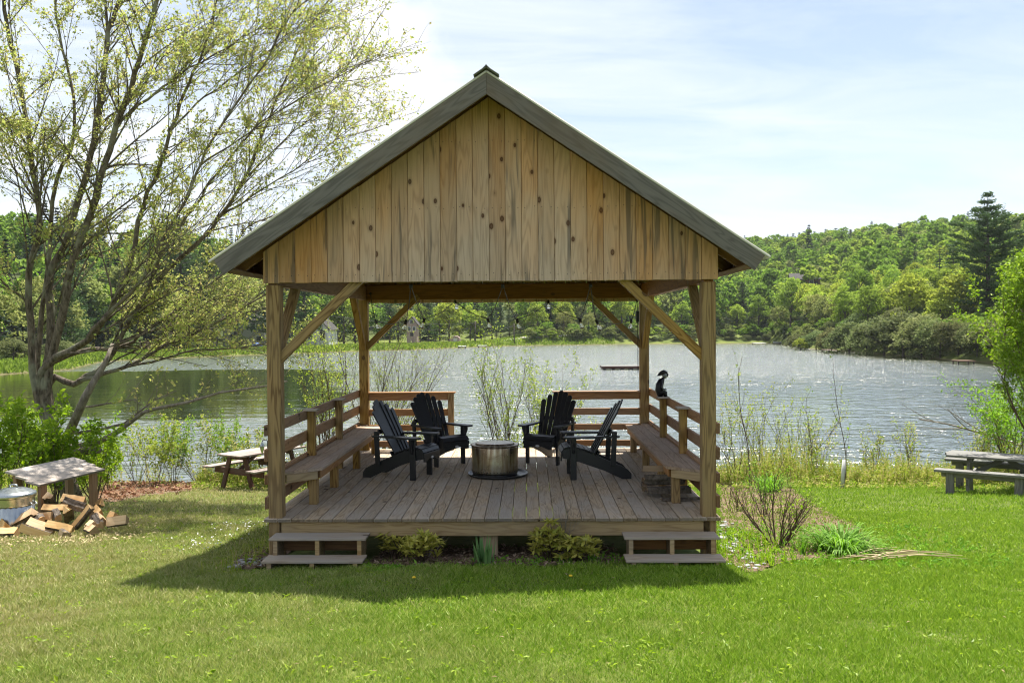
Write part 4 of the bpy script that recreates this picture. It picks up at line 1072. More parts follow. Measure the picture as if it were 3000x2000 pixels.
# shore shrubs left of the pavilion
shrub('shrub', 'leafy shore shrub behind the brown picnic table, left of it', 'shrub', gp(500, 21.6), 8, 1.5, (0, 0), M['limeleaf'], .06, 1, 8, 31, .6, .008, 2, 5, .35)
shrub('shrub', 'leafy shore shrub behind the brown picnic table, nearest the left post', 'shrub', gp(655, 21.8), 9, 1.6, (0, 0), M['limeleaf'], .06, 1, 8, 32, .6, .008, 2, 5, .3)
shrub('shrub', 'thin shore shrub between the maple and the brown picnic table', 'shrub', gp(395, 21.0), 6, 1.2, (0, 0), M['weedleaf'], .07, 1, 7, 33, .6, .007, 2, 4, .4)
for (px, d, H, nst, mt, lb) in ((300, 19.5, 1.3, 9, 'bushleaf', 'leafy green shrub at the shore behind the firewood shelter'), (445, 20.6, 1.4, 8, 'shrubleaf', 'low leafy shrub in the gap left of the brown picnic table'), (580, 22.0, 1.45, 9, 'weedleaf', 'pale leafy shrub directly behind the brown picnic table top'), (720, 21.5, 1.2, 8, 'weedleaf', 'pale leafy shrub behind the brown picnic table, right beside the post')):
    shrub('shrub', lb, 'shrub', gp(px, d), nst, H, (0, 0), M[mt], .075, 1, 8, int(px), .75, .008, 2, 5, .7)
# behind the pavilion
shrub('shrub', 'half bare shrub with tall thin stems behind the left railing', 'shrub', gp(955, 20.5), 11, 3.2, (.05, 0), M['shrubleaf'], .06, 1, 8, 41, .5, .02, 2, 6, .22, 'twig', .8)
shrub('shrub', 'bare branched alder leaning right behind the rear left post', 'shrub', gp(1090, 20.2), 15, 3.4, (.38, -.05), M['shrubleaf'], .05, 1, 6, 42, .5, .017, 2, 7, .35, 'twig', .5, upb=.08)
shrub('shrub', 'tall open shrub with small fresh leaves behind the fire pit, left', 'shrub', gp(1475, 20.6), 9, 2.85, (.05, 0), M['shrubleaf'], .055, 1, 8, 43, .55, .018, 2, 6, .30, 'twig', .85)
shrub('shrub', 'leafy shrub behind the rear right chair', 'shrub', gp(1600, 20.8), 12, 2.6, (.05, 0), M['shrubleaf'], .058, 1, 8, 44, .55, .015, 2, 6, .30, 'twig', .95)
shrub('shrub', 'low leafy shrub behind the opening in the rear railing', 'shrub', gp(1530, 20.0), 9, 1.3, (0, 0), M['shrubleaf'], .06, 1, 8, 45, .6, .009, 2, 5, .4, 'twig', .95)
shrub('shrub', 'short shrub behind the rear left railing', 'shrub', gp(1210, 20.6), 8, 1.6, (.1, 0), M['shrubleaf'], .055, 1, 6, 46, .6, .009, 2, 5, .4, 'twig', .8)
# right of the pavilion
k = 0
for (px, d, H, nst, mt, lb) in ((2150, 20.8, 1.7, 7, 'weedleaf', 'open yellow green shore shrub next to the right post'), (2235, 21.2, 2.2, 7, 'shrubleaf', 'tall thin stemmed shore shrub right of the pavilion'),
        (2330, 21.4, 1.9, 8, 'shrubleaf', 'twiggy shore shrub between the pavilion and the white tree guard'), (2400, 21.0, 1.4, 7, 'weedleaf', 'low leafy shore shrub just left of the white tree guard'),
        (2560, 21.2, 1.1, 6, 'weedleaf', 'low weedy shrub right of the white tree guard'), (2660, 21.4, 1.35, 6, 'weedleaf', 'leafy young shore shrub left of the grey picnic table'),
        (2860, 21.2, 1.3, 7, 'weedleaf', 'leafy shore shrub behind the grey picnic table')):
    k += 1
    shrub('shrub', lb, 'shrub', gp(px, d), nst, H, (0, 0), M[mt], .055, 1, 6, 60+k, .5, .009, 2, 5, .28, 'twig', .8)
# thin saplings on the right
for (px, d, H, lb, sd) in ((2197, 19.5, 3.0, 'tall bare sapling with few leaves, right of the pavilion post', 71), (2470, 19.2, 3.0, 'slender sapling growing from the white tree guard', 72), (2375, 20.5, 2.3, 'thin bent pale sapling among the shore shrubs', 73)):
    shrub('sapling', lb, 'sapling', gp(px, d), 1, H, (.09 if sd != 71 else -.02, 0), M['limeleaf'], .075, 1, 4, sd, .5, .014, 1, 7, .0, 'twig', .75, rad=.01, upb=.35, shrink=.28)
p = gp(2464, 19.2); mb = MB(); mb.tube([(p[0]+.02, p[1], p[2]-.05), (p[0]+.07, p[1], p[2]+.62)], [.045, .045], 12)
tag(mb.build('tree_guard', M['white'], None), 'white plastic tree guard tube round a sapling at the shore', 'tree guard')
# lime green willow at the right edge
shrub('willow_tree', 'bright lime green leafy willow at the right edge of the picture', 'tree', gp(3125, 19.5), 13, 4.4, (-.03, 0), M['limeleaf'], .085, 2, 9, 81, .62, .035, 3, 6, .45, 'twig', .9, rad=.35, upb=.2, stemname='trunk', leafname='crown', leaf_from=2, jit=.05, shrink=.5)
shrub('shrub', 'leafy green shrub below the lime willow behind the grey table', 'shrub', gp(2960, 20.8), 10, 2.1, (-.2, 0), M['limeleaf'], .075, 1, 8, 82, .65, .013, 2, 6, .5, 'twig', .9)
shrub('shrub', 'loose lime shrub leaning over the water left of the willow', 'shrub', gp(2990, 22.3), 9, 2.6, (-.25, 0), M['limeleaf'], .075, 1, 8, 83, .65, .013, 2, 6, .45, 'twig', .9)
# fallen bleached branch at the right shore
P = Plant(90)
a = at_d(2990, 1305, 21.8); b = at_d(2700, 1195, 22.6)
P.grow(a, b-a, (b-a).length, .035, 0, 2, .7, .0, 5, .05, 3, 7)
o = P.mb.build('fallen_branch', M['palebark'], None); tag(o, 'bleached fallen branch lying out over the water at the right shore', 'branch')
P = Plant(91); a = at_d(210, 1330, 15.2); b = at_d(290, 1318, 14.9)
mb = MB(); mb.tube([a, a.lerp(b, .5)+Vector((0, 0, .03)), b], [.06, .075, .06], 9); tag(mb.build('fallen_branch', M['palebark'], None), 'short thick dead branch lying behind the firewood shelter', 'branch')

# ------------------------------------------------------------------ planting in front of the deck and in the right bed
def rosette_bush(px, py, w, h, n, seed, label):
    c = on_ground(px, py); e = empty('rhododendron', c, 0, label, 'shrub'); rg = random.Random(seed); mb = MB(); C_, Dl, Sz = [], [], []
    for i in range(n):
        a = rg.uniform(0, 6.283); rr = math.sqrt(rg.random())*w
        tip = c+Vector((math.cos(a)*rr, math.sin(a)*rr*.7, h*rg.uniform(.25, 1)*(1-.3*(rr/w)**2)))
        mid = c.lerp(tip, .5)+Vector((rg.uniform(-.03, .03), 0, .02)); mb.tube([c+Vector((rg.uniform(-.03, .03), 0, 0)), mid, tip], [.007, .005, .003], 4)
        for ly in range(2):
            k = 7
            for j in range(k):
                b_ = 6.283*j/k+rg.uniform(-.3, .3); tilt = rg.uniform(-.35, .5)+ly*.35
                d = Vector((math.cos(b_), math.sin(b_), tilt)).normalized(); ln = rg.uniform(.075, .11)
                C_.append(tip+d*ln*.55-Vector((0, 0, .012*ly))); Dl.append(d); Sz.append(ln)
    st = mb.build('stem', M['twig'], e)
    Dl = np.array([tuple(d) for d in Dl]); Cn = np.array([tuple(d) for d in C_]); rngn = np.random.default_rng(seed)
    Nn = unit(np.array([0, 0, 1.0])-Dl*Dl[:, 2:3]+rngn.normal(size=Dl.shape)*.25)
    V, Fq = leaf_quads(Cn, Nn, np.array(Sz), .36, Dl, rngn, .06); np_mesh('foliage', V, Fq, M['rhodoleaf'], e)
    return e
rosette_bush(1160, 1640, .17, .36, 26, 3, 'small olive leaved rhododendron below the deck, beside the left steps')
rosette_bush(1232, 1652, .20, .30, 28, 4, 'small rhododendron with bare twigs behind it, left of the centre support')
rosette_bush(1610, 1645, .19, .40, 30, 5, 'upright olive leaved rhododendron below the deck, right of the centre support')
rosette_bush(1700, 1650, .21, .33, 30, 6, 'spreading rhododendron below the deck, nearest the right steps')
for (px, py, ln, sd, lb) in ((1255, 1635, (.45, .1), 11, 'tangle of dry bare twigs behind the left rhododendron'), (1650, 1635, (.05, 0), 12, 'upright dry bare twigs behind the right rhododendrons')):
    b = on_ground(px, py); e = empty('dry_twig', b, 0, lb, 'twigs'); p = Plant(sd)
    for i in range(7): p.grow(b, Vector((ln[0]+p.rng.gauss(0, .25), ln[1], 1)), p.rng.uniform(.35, .55), .005, 0, 2, .6, .1, 4, .1, 3, 5)
    p.mb.build('stem', M['palebark'], e)
def blades(name, label, cat, c, n, L, w, mat, seed, arch, spread, mname='foliage'):
    rg = np.random.default_rng(seed); e = empty(name, c, 0, label, cat); V, Fq = [], []; S_ = 6
    for i in range(n):
        a = rg.uniform(0, 6.283); b0 = np.array(c)+np.array([math.cos(a), math.sin(a), 0])*rg.uniform(0, spread*.3)
        ln = L*rg.uniform(.6, 1.1); el = rg.uniform(.65, 1.45) if arch > .2 else rg.uniform(1.25, 1.5); ww = w*rg.uniform(.7, 1.2); p_ = b0.copy()
        side = np.array([-math.sin(a), math.cos(a), 0]); k0 = len(V)
        for s_ in range(S_+1):
            u = s_/S_; wd = ww*(1-u**2.2)*.5+.0006
            V += [p_-side*wd, p_+side*wd]
            el_ = el-arch*u*u*2.6*rg.uniform(.85, 1.15)
            p_ = p_+np.array([math.cos(a)*math.cos(el_), math.sin(a)*math.cos(el_), math.sin(el_)])*ln/S_
        for s_ in range(S_): j = k0+2*s_; Fq.append((j, j+1, j+3, j+2))
    np_mesh(mname, np.array(V), np.array(Fq), mat, e); return e
blades('iris', 'clump of upright blue green iris blades in front of the centre support', 'plant', on_ground(1418, 1655), 30, .27, .034, M['irisleaf'], 3, .05, .35)
blades('daylily', 'big arching green daylily clump at the front of the right bed', 'plant', on_ground(2465, 1618), 380, .42, .020, M['daylily'], 5, 1.05, .9)
blades('daylily', 'small tuft of green blades between the bare shrub and the daylily', 'plant', on_ground(2350, 1628), 12, .2, .03, M['daylily'], 6, .1, .1)
blades('daylily', 'loose green blade clump at the back of the right bed', 'plant', on_ground(2180, 1415), 130, .50, .020, M['daylily'], 7, .6, .8)
blades('daylily', 'green blade clump behind the bare shrub', 'plant', on_ground(2255, 1440), 150, .55, .022, M['daylily'], 8, .6, .9)
shrub('bare_shrub', 'nearly leafless dark stemmed shrub in the middle of the right bed', 'shrub', tuple(on_ground(2278, 1600)), 15, .80, (.03, 0), M['bushleaf'], .035, 1, 2, 95, .55, .011, 2, 5, .95, 'twig', .4, rad=.06)
shrub('bare_shrub', 'low reddish twiggy shrub beside the right front post', 'shrub', tuple(on_ground(2160, 1500)), 12, .45, (0, 0), M['litter'], .02, 1, 2, 96, .5, .005, 2, 4, .5, 'twig', .3)
shrub('bare_shrub', 'small twiggy shrub with fresh shoots behind the bare shrub', 'shrub', tuple(on_ground(2235, 1510)), 12, .6, (0, 0), M['daylily'], .04, 1, 4, 97, .5, .006, 2, 4, .4, 'twig', .7)
# dry stalks lying by the daylily
mb = MB(); rg = random.Random(3)
for i in range(15):
    c = on_ground(2500+rg.uniform(-60, 60), 1640+rg.uniform(-18, 10)); L_ = rg.uniform(.35, 1.0); a = rg.gauss(.05, .38)
    e_ = c+Vector((math.cos(a)*L_, math.sin(a)*L_, 0)); e_.z = g(e_.x, e_.y)+.04+rg.uniform(0, .05); c.z += .03
    m_ = c.lerp(e_, .5); m_.z += .03
    mb.tube([c, m_, e_], [.006, .005, .002], 4)
tag(mb.build('dry_stalks', M['straw'], None), 'pale dry flower stalks lying on the lawn beside the daylily', kind='stuff')
# dandelions
fd = []
for (px, py, hh_) in ((2174, 1487, .10), (2231, 1526, .10), (1213, 1702, .05), (1672, 1697, .05), (2210, 1418, .22)):
    c = on_ground(px, py+6); e = empty('dandelion', c, 0, None, 'flower', 'dandelions by the beds'); fd.append(e)
    mb = MB(); mb.tube([c, c+Vector((0, 0, hh_))], .003, 5); st_ = mb.build('stem', M['daylily'], e)
    mb = MB(); mb.lathe([(.001, .012), (.012, .010), (.018, .004), (.015, -.002), (.003, -.006)], 10, c+Vector((0, 0, hh_)))
    mb.build('flower_head', M['dandelion'] if hh_ < .2 else M['emblem'], e)
for e, lb in zip(fd, ('yellow dandelion in the right bed close to the pavilion post', 'yellow dandelion in the right bed beside the bare shrub', 'tiny yellow flower on the shaded lawn left of centre', 'tiny yellow flower on the shaded lawn right of centre', 'white dandelion clock standing at the back of the right bed')): e['label'] = lb
# ------------------------------------------------------------------ ground: one polar sheet round the viewpoint out to the horizon
th = np.concatenate([np.linspace(-64, 64, 420), np.linspace(64, 296, 60)[1:-1]])
rr = np.concatenate([[0.0], np.geomspace(.8, 40, 190), np.geomspace(40, 1000, 190)[1:]])
TH, RR = np.meshgrid(np.radians(th), rr, indexing='ij')
dx = RR*np.sin(TH); dy = RR*np.cos(TH)
X = CX+dx; Y = CY+dy
front = np.abs((np.degrees(TH)+180) % 360-180) < 78
Z = gz(X, Y)
Z = np.where(front, Z, np.where(dy > 1, np.maximum(gz(X, Y), -3), .37))
nt_, nr_ = TH.shape
V = np.stack([X, Y, Z], -1).reshape(-1, 3)
ii, jj = np.meshgrid(np.arange(nt_), np.arange(nr_-1), indexing='ij'); i2 = (ii+1) % nt_
Fq = np.stack([ii*nr_+jj, i2*nr_+jj, i2*nr_+jj+1, ii*nr_+jj+1], -1).reshape(-1, 4)[:, ::-1]
tag(np_mesh('ground', V, Fq, M['lawn'], None, None, None, True), kind='structure')
mb = MB(); mb.add([(-420, 6, ZW), (420, 6, ZW), (420, 260, ZW), (-420, 260, ZW)], [(0, 1, 2, 3)])
tag(mb.build('lake', M['water'], None), kind='structure')

def poly_xy(pix): return np.array([tuple(on_ground(x/.784, y/.784).xy) for x, y in pix])
def inside(px, py, poly):
    r = np.zeros(px.shape, bool); n = len(poly)
    for i in range(n):
        x1, y1 = poly[i]; x2, y2 = poly[(i+1) % n]
        c = ((y1 > py) != (y2 > py)); xx = (x2-x1)*(py-y1)/(y2-y1+1e-12)+x1
        r ^= c & (px < xx)
    return r
bed_right = poly_xy([(1652, 1100), (1720, 1088), (1800, 1110), (1880, 1165), (1985, 1215), (2030, 1270), (1960, 1285), (1850, 1288), (1790, 1300), (1745, 1318), (1700, 1316), (1662, 1290), (1650, 1240)])
bed_front = np.array([(-1.22, .9), (-1.22, -.35), (-.7, -.52), (.0, -.47), (.5, -.50), (1.1, -.42), (1.31, -.3), (1.31, .9)])
bed_left = np.array([(-2.2, .3), (-2.2, -.42), (-2.36, -.52), (-2.52, -.40), (-2.62, .0), (-2.7, .8), (-2.45, 1.6), (-2.2, 1.6)])
litter_p = poly_xy([(205, 1150), (290, 1086), (400, 1068), (520, 1062), (620, 1070), (700, 1064), (700, 1092), (610, 1112), (490, 1108), (440, 1128), (340, 1138), (260, 1158)])
under = np.array([(-2.33, -.03), (2.33, -.03), (2.33, 5.05), (-2.33, 5.05)])
def sheet(name, poly, mat, dz, step=.06, amp=.02):
    lo = poly.min(0); hi = poly.max(0); xs = np.arange(lo[0], hi[0]+step, step); ys = np.arange(lo[1], hi[1]+step, step)
    GX, GY = np.meshgrid(xs, ys, indexing='ij'); ins = inside(GX, GY, poly)
    Zz = gz(GX, GY)+dz+amp*(np.sin(GX*31)*np.cos(GY*27)+np.sin(GX*13+GY*17))*.3
    V = np.stack([GX, GY, Zz], -1).reshape(-1, 3); ny = len(ys); F_ = []
    for i in range(len(xs)-1):
        for j in range(ny-1):
            if ins[i, j] and ins[i+1, j] and ins[i, j+1] and ins[i+1, j+1]: F_.append((i*ny+j, (i+1)*ny+j, (i+1)*ny+j+1, i*ny+j+1))
    return tag(np_mesh(name, V, np.array(F_), mat, None, None, None, True), kind='structure')
sheet('garden_bed', bed_right, M['mulch'], .012); sheet('garden_bed', bed_front, M['mulch'], .012); sheet('garden_bed', bed_left, M['mulch'], .012)
sheet('leaf_mould', litter_p, M['mulch'], .010, .12)
def scatter(poly, n, rng=RNG):
    lo = poly.min(0); hi = poly.max(0); P_ = rng.uniform(lo, hi, (n*3, 2)); P_ = P_[inside(P_[:, 0], P_[:, 1], poly)][:n]
    return np.column_stack([P_, gz(P_[:, 0], P_[:, 1])])
def flat_bits(name, P_, mat, size, asp, tilt, dz):
    n = len(P_); Nn = unit(RNG.normal(size=(n, 3))*tilt+np.array([0, 0, 1.])); sz = size*RNG.uniform(.4, 1.3, n)
    V, Fq = leaf_quads(P_+np.array([0, 0, dz])+RNG.uniform(0, .02, (n, 1))*np.array([[0, 0, 1]]), Nn, sz, asp)
    return tag(np_mesh(name, V, Fq, mat), kind='stuff')
flat_bits('mulch_chips', np.vstack([scatter(bed_right, 5200), scatter(bed_front, 1500), scatter(bed_left, 900)]), M['chip'], .045, .4, .45, .02)
PL = scatter(litter_p, 7000); PL = np.vstack([PL, PL[:900]+RNG.normal(size=(900, 3))*np.array([.5, .5, 0])]); PL[:, 2] = gz(PL[:, 0], PL[:, 1])
flat_bits('leaf_litter', PL, M['litter'], .10, .65, .5, .025)
# pebbles at the right step
mb = MB(); rg = random.Random(4)
pv = poly_xy([(1655, 1190), (1690, 1210), (1700, 1260), (1760, 1300), (1720, 1316), (1668, 1300), (1650, 1230)])
PB = np.vstack([scatter(pv, 130), scatter(np.array([(-2.25, -.3), (-2.55, -.42), (-2.6, .1), (-2.3, .2)]), 60)])
for p_ in PB:
    s_ = rg.uniform(.012, .04); vs = []
    for (a, b) in ((0, -1), (.7, -.5), (1, 0), (.7, .5), (0, .8)):
        for k in range(7): an = 6.283*k/7; vs.append((p_[0]+s_*1.3*a*math.cos(an)*rg.uniform(.85, 1.15), p_[1]+s_*a*math.sin(an)*rg.uniform(.85, 1.15), p_[2]+.02+s_*.5*b))
    mb.add(vs, [(i*7+k, i*7+(k+1) % 7, (i+1)*7+(k+1) % 7, (i+1)*7+k) for i in range(4) for k in range(7)], 0, True)
tag(mb.build('pebbles', M['pebble']), 'grey pebbles in the beds beside the steps', kind='stuff')

# ------------------------------------------------------------------ grass, denser towards the viewer
def grass_patch(n, d0, d1, hgt, wid, seed):
    rg = np.random.default_rng(seed)
    d = d0*(d1/d0)**rg.random(n) if d1/d0 > 1.05 else rg.uniform(d0, d1, n)
    d = np.sqrt(rg.uniform(d0**2, d1**2, n))
    t_ = rg.uniform(-1.02, .98, n); x = CX+t_*d; y = CY+d
    bad = inside(x, y, bed_right) & (rg.random(n) > np.where(d > 9.3, .62, .30)) | inside(x, y, bed_front) & (rg.random(n) > .12) | inside(x, y, under) | inside(x, y, bed_left) & (rg.random(n) > .1) | inside(x, y, litter_p) & (rg.random(n) > .10)
    x, y, d = x[~bad], y[~bad], d[~bad]; n = len(x)
    clump = .85+.40*(np.sin(x*3.1+1.2*np.sin(y*2.3))*np.cos(y*2.7+np.sin(x*1.9)))*.5+.25*np.sin(x*9)*np.sin(y*8)
    h = hgt*clump*rg.uniform(.5, 1.35, n); w = wid*rg.uniform(.7, 1.3, n)
    a = rg.uniform(0, 6.283, n); lean = rg.uniform(.1, .75, n); b = rg.uniform(0, 6.283, n)
    base = np.column_stack([x, y, gz(x, y)-.004]); sd = np.column_stack([np.cos(a), np.sin(a), np.zeros(n)])*w[:, None]*.5
    ld = np.column_stack([np.cos(b)*lean, np.sin(b)*lean, np.ones(n)]); mid = base+ld*h[:, None]*.55
    tip = mid+np.column_stack([np.cos(b)*lean*1.8, np.sin(b)*lean*1.8, np.full(n, .8)])*h[:, None]*.45
    V = np.stack([base-sd, base+sd, mid+sd*.7, tip, mid-sd*.7], 1)
    return V.reshape(-1, 3)
VV = [grass_patch(280000, 2.3, 6.2, .048, .0048, 1), grass_patch(225000, 6.0, 9.2, .055, .007, 2), grass_patch(200000, 9.0, 14, .055, .009, 3), grass_patch(150000, 14, 22.2, .065, .014, 4)]
V = np.vstack(VV); n5 = len(V)//5
Fq = np.arange(5*n5).reshape(n5, 5)
o = np_mesh('grass', V, Fq, M['grass'], None, k=5); tag(o, 'short spring lawn grass', kind='stuff'); o.data.materials
# small broad-leaved weeds in the lawn
n = 1700; d = np.sqrt(RNG.uniform(3.8**2, 15**2, n)); t_ = RNG.uniform(-.66, .64, n); x = CX+t_*d; y = CY+d
k = ~(inside(x, y, under) | inside(x, y, bed_right) | inside(x, y, litter_p)); x, y = x[k], y[k]
c = np.column_stack([x, y, gz(x, y)+.025]); c = np.repeat(c, 5, 0)+RNG.normal(size=(len(c)*5, 3))*np.array([.03, .03, .008])
V, Fq = leaf_quads(c, unit(RNG.normal(size=c.shape)*.45+np.array([0, 0, 1.])), .04*RNG.uniform(.5, 1.2, len(c)), .5)
tag(np_mesh('lawn_weeds', V, Fq, M['bushleaf']), 'small broad leaved weeds in the lawn', kind='stuff')
# fallen straw and leaf bits on the lawn
n = 420; d = np.sqrt(RNG.uniform(3.8**2, 14**2, n)); t_ = RNG.uniform(-.66, .64, n); x = CX+t_*d; y = CY+d; k = ~inside(x, y, under)
flat_bits('lawn_debris', np.column_stack([x, y, gz(x, y)])[k], M['straw'], .032, .25, .3, .03)

# ------------------------------------------------------------------ weeds along the shore bank
def weeds(name, n, x0, x1, d0, d1, H, mat, seed, lsize, nl, label):
    rg = np.random.default_rng(seed); u = rg.uniform(-1, 1, n)
    d = rg.uniform(d0, d1, n); x = rg.uniform(x0, x1, n); y = CY+d+.35*np.sin(x*.55)
    keep = (gz(x, y) > ZW+.05) & ~(inside(x, y, litter_p) & (rg.random(n) > .06)); x, y = x[keep], y[keep]; n = len(x)
    h = H*(.35+.75*rg.random(n)**1.5)*(.75+.45*np.sin(x*1.7)*np.sin(x*.6+1)); base = np.column_stack([x, y, gz(x, y)-.02])
    dr = unit(np.column_stack([rg.normal(size=n)*.22, rg.normal(size=n)*.22, np.ones(n)]))
    top = base+dr*h[:, None]; sd = np.column_stack([np.ones(n)*.006, np.zeros(n), np.zeros(n)])
    V1 = np.stack([base-sd, base+sd, top+sd*.4, top-sd*.4], 1).reshape(-1, 3); F1 = np.arange(4*n).reshape(n, 4)
    uu = rg.uniform(.12, 1.0, (n, nl)); c = (base[:, None]+dr[:, None]*(uu*h[:, None])[..., None]).reshape(-1, 3)
    dl = rg.normal(size=c.shape); dl[:, 2] = np.abs(dl[:, 2])*.6+.1; dl = unit(dl); sz = lsize*rg.uniform(.5, 1.3, len(c))
    V2, F2 = leaf_quads(c+dl*sz[:, None]*.5, unit(rg.normal(size=c.shape)*.6+np.array([0, 0, .8])), sz, .35, dl, rg)
    tag(np_mesh(name, np.vstack([V1, V2]), np.vstack([F1, F2+len(V1)]), mat), label, kind='stuff')
weeds('shore_weeds', 10500, 2.6, 21, 20.2, 23.4, 1.0, M['weedleaf'], 1, .07, 10, 'yellow green weeds along the right shore')
weeds('shore_weeds', 9500, -19, -2.5, 20.6, 23.8, .95, M['weedleaf'], 2, .075, 10, 'green weeds along the left shore')
weeds('shore_weeds', 1500, -2.5, 2.6, 19.5, 23.4, .5, M['weedleaf'], 3, .07, 9, 'weeds on the bank behind the pavilion')
weeds('long_grass', 6500, -19, 21, 19.0, 22.2, .26, M['weedleaf'], 5, .09, 5, 'longer unmown grass at the edge of the lawn')
weeds('bed_weeds', 230, 2.35, 3.1, 8.0, 10.4, .32, M['bushleaf'], 6, .035, 6, 'thin weeds beside the right side of the deck')
weeds('bed_weeds', 160, -2.75, -2.35, 8.3, 10.5, .30, M['weedleaf'], 7, .035, 5, 'thin weeds beside the left side of the deck')
weeds('bed_weeds', 700, 2.5, 5.4, 8.0, 11.5, .17, M['daylily'], 8, .05, 5, 'low green seedlings in the right bed')
weeds('bed_weeds', 120, -1.2, 1.3, 8.15, 8.6, .10, M['daylily'], 9, .05, 6, 'low green seedlings below the deck')

# chips round the log pile and a drift of tiny white flowers on the lawn left of the steps
c_ = [on_ground(x, y) for x, y in ((20, 1590), (150, 1592), (260, 1590), (360, 1545), (330, 1575))]
PC = np.vstack([np.array([[p_.x, p_.y, 0]])+RNG.normal(size=(110, 3))*np.array([.28, .22, 0]) for p_ in c_]); PC[:, 2] = gz(PC[:, 0], PC[:, 1])
flat_bits('wood_chips', PC, M['straw'], .045, .4, .4, .03)
c_ = [on_ground(x, y) for x, y in ((690, 1545), (640, 1585), (715, 1560), (620, 1610))]
PC = np.vstack([np.array([[p_.x, p_.y, 0]])+RNG.normal(size=(45, 3))*np.array([.22, .22, 0]) for p_ in c_]); PC[:, 2] = gz(PC[:, 0], PC[:, 1])
flat_bits('white_flowers', PC, M['emblem'], .022, .9, .3, .055)
# ------------------------------------------------------------------ far trees: prototypes of trunk and crown, then one copy per tree
def far_obj(name, Vl, Fl, mats_, mbt):
    """crown quads (slot 0) and trunk faces (slot 1) as one small mesh"""
    V = np.vstack(Vl); Fq = [tuple(f) for f in np.vstack(Fl)]
    b = len(V); vs = V.tolist()+[tuple(p) for p in mbt.v]; fs = Fq+[tuple(b+i for i in f) for f in mbt.f]
    me = bpy.data.meshes.new(name); me.from_pydata(vs, [], fs)
    for m_ in mats_: me.materials.append(m_)
    me.polygons.foreach_set('material_index', np.array([0]*len(Fq)+[1]*len(mbt.f), np.int32)); me.update()
    return me
def broadleaf(seed, H, Rr, nl, per, q, base=.06, flat=.85):
    rg = np.random.default_rng(seed); P_, N_ = [], []
    for i in range(nl):
        v = unit(rg.normal(size=3)); v[2] = abs(v[2])*1.15-.25 if rg.random() > .2 else v[2]
        rad = .62*rg.uniform(.7, 1.12); lc = np.array([v[0]*Rr*rad, v[1]*Rr*rad, H*(base+(1-base)*.48)+v[2]*H*(1-base)*.46*rad/.62*flat])
        lr = Rr*rg.uniform(.17, .38)
        nn = unit(rg.normal(size=(per, 3))); nn[:, 2] = np.where(nn[:, 2] < -.35, -nn[:, 2], nn[:, 2])
        rr_ = lr*rg.uniform(.55, 1.08, (per, 1)); P_.append(lc+nn*rr_*np.array([1, 1, .75])); N_.append(nn*.7+rg.normal(size=(per, 3))*.55+np.array([0, 0, .35]))
    P_ = np.vstack(P_); N_ = np.vstack(N_); V, Fq = leaf_quads(P_, N_, q*rg.uniform(.6, 1.3, len(P_)), .75, None, rg, .18)
    mb = MB(); mb.tube([(0, 0, -1.5), (.05, 0, H*.3), (0, .05, H*.72)], [.018*H+.06, .013*H+.04, .05], 6)
    for k in range(5):
        a = rg.uniform(0, 6.28); mb.tube([(0, 0, H*(.25+.08*k)), (math.cos(a)*Rr*.55, math.sin(a)*Rr*.55, H*(.5+.08*k))], [.010*H, .03], 4)
    return V, Fq, mb
def spruce_t(seed, H, Rr, q, dens=1.0):
    rg = np.random.default_rng(seed); P_, N_, D_ = [], [], []; z = H*.06
    while z < H:
        u = z/H; r = Rr*(1-u)**.85*rg.uniform(.8, 1.15)+.12; nb = max(4, int((6+9*(1-u))*dens)); a0 = rg.uniform(0, 6.28)
        for k in range(nb):
            a = a0+6.283*k/nb+rg.normal()*.2; rb = r*rg.uniform(.7, 1.1); m = max(2, int(rb/(q*.45)))
            for j in range(m):
                f = (j+.6)/m; P_.append((math.cos(a)*rb*f, math.sin(a)*rb*f, z-.30*rb*f*f-.05*rb)); D_.append((math.cos(a)+rg.normal()*.35, math.sin(a)+rg.normal()*.35, -.35)); N_.append((rg.normal()*.35, rg.normal()*.35, 1))
        z += H*.035*rg.uniform(.8, 1.2)
    V, Fq = leaf_quads(np.array(P_), np.array(N_), q*rg.uniform(.7, 1.25, len(P_)), .5, np.array(D_), rg, -.1)
    mb = MB(); mb.tube([(0, 0, -1.5), (0, 0, H*.98)], [.015*H+.04, .02], 6); return V, Fq, mb
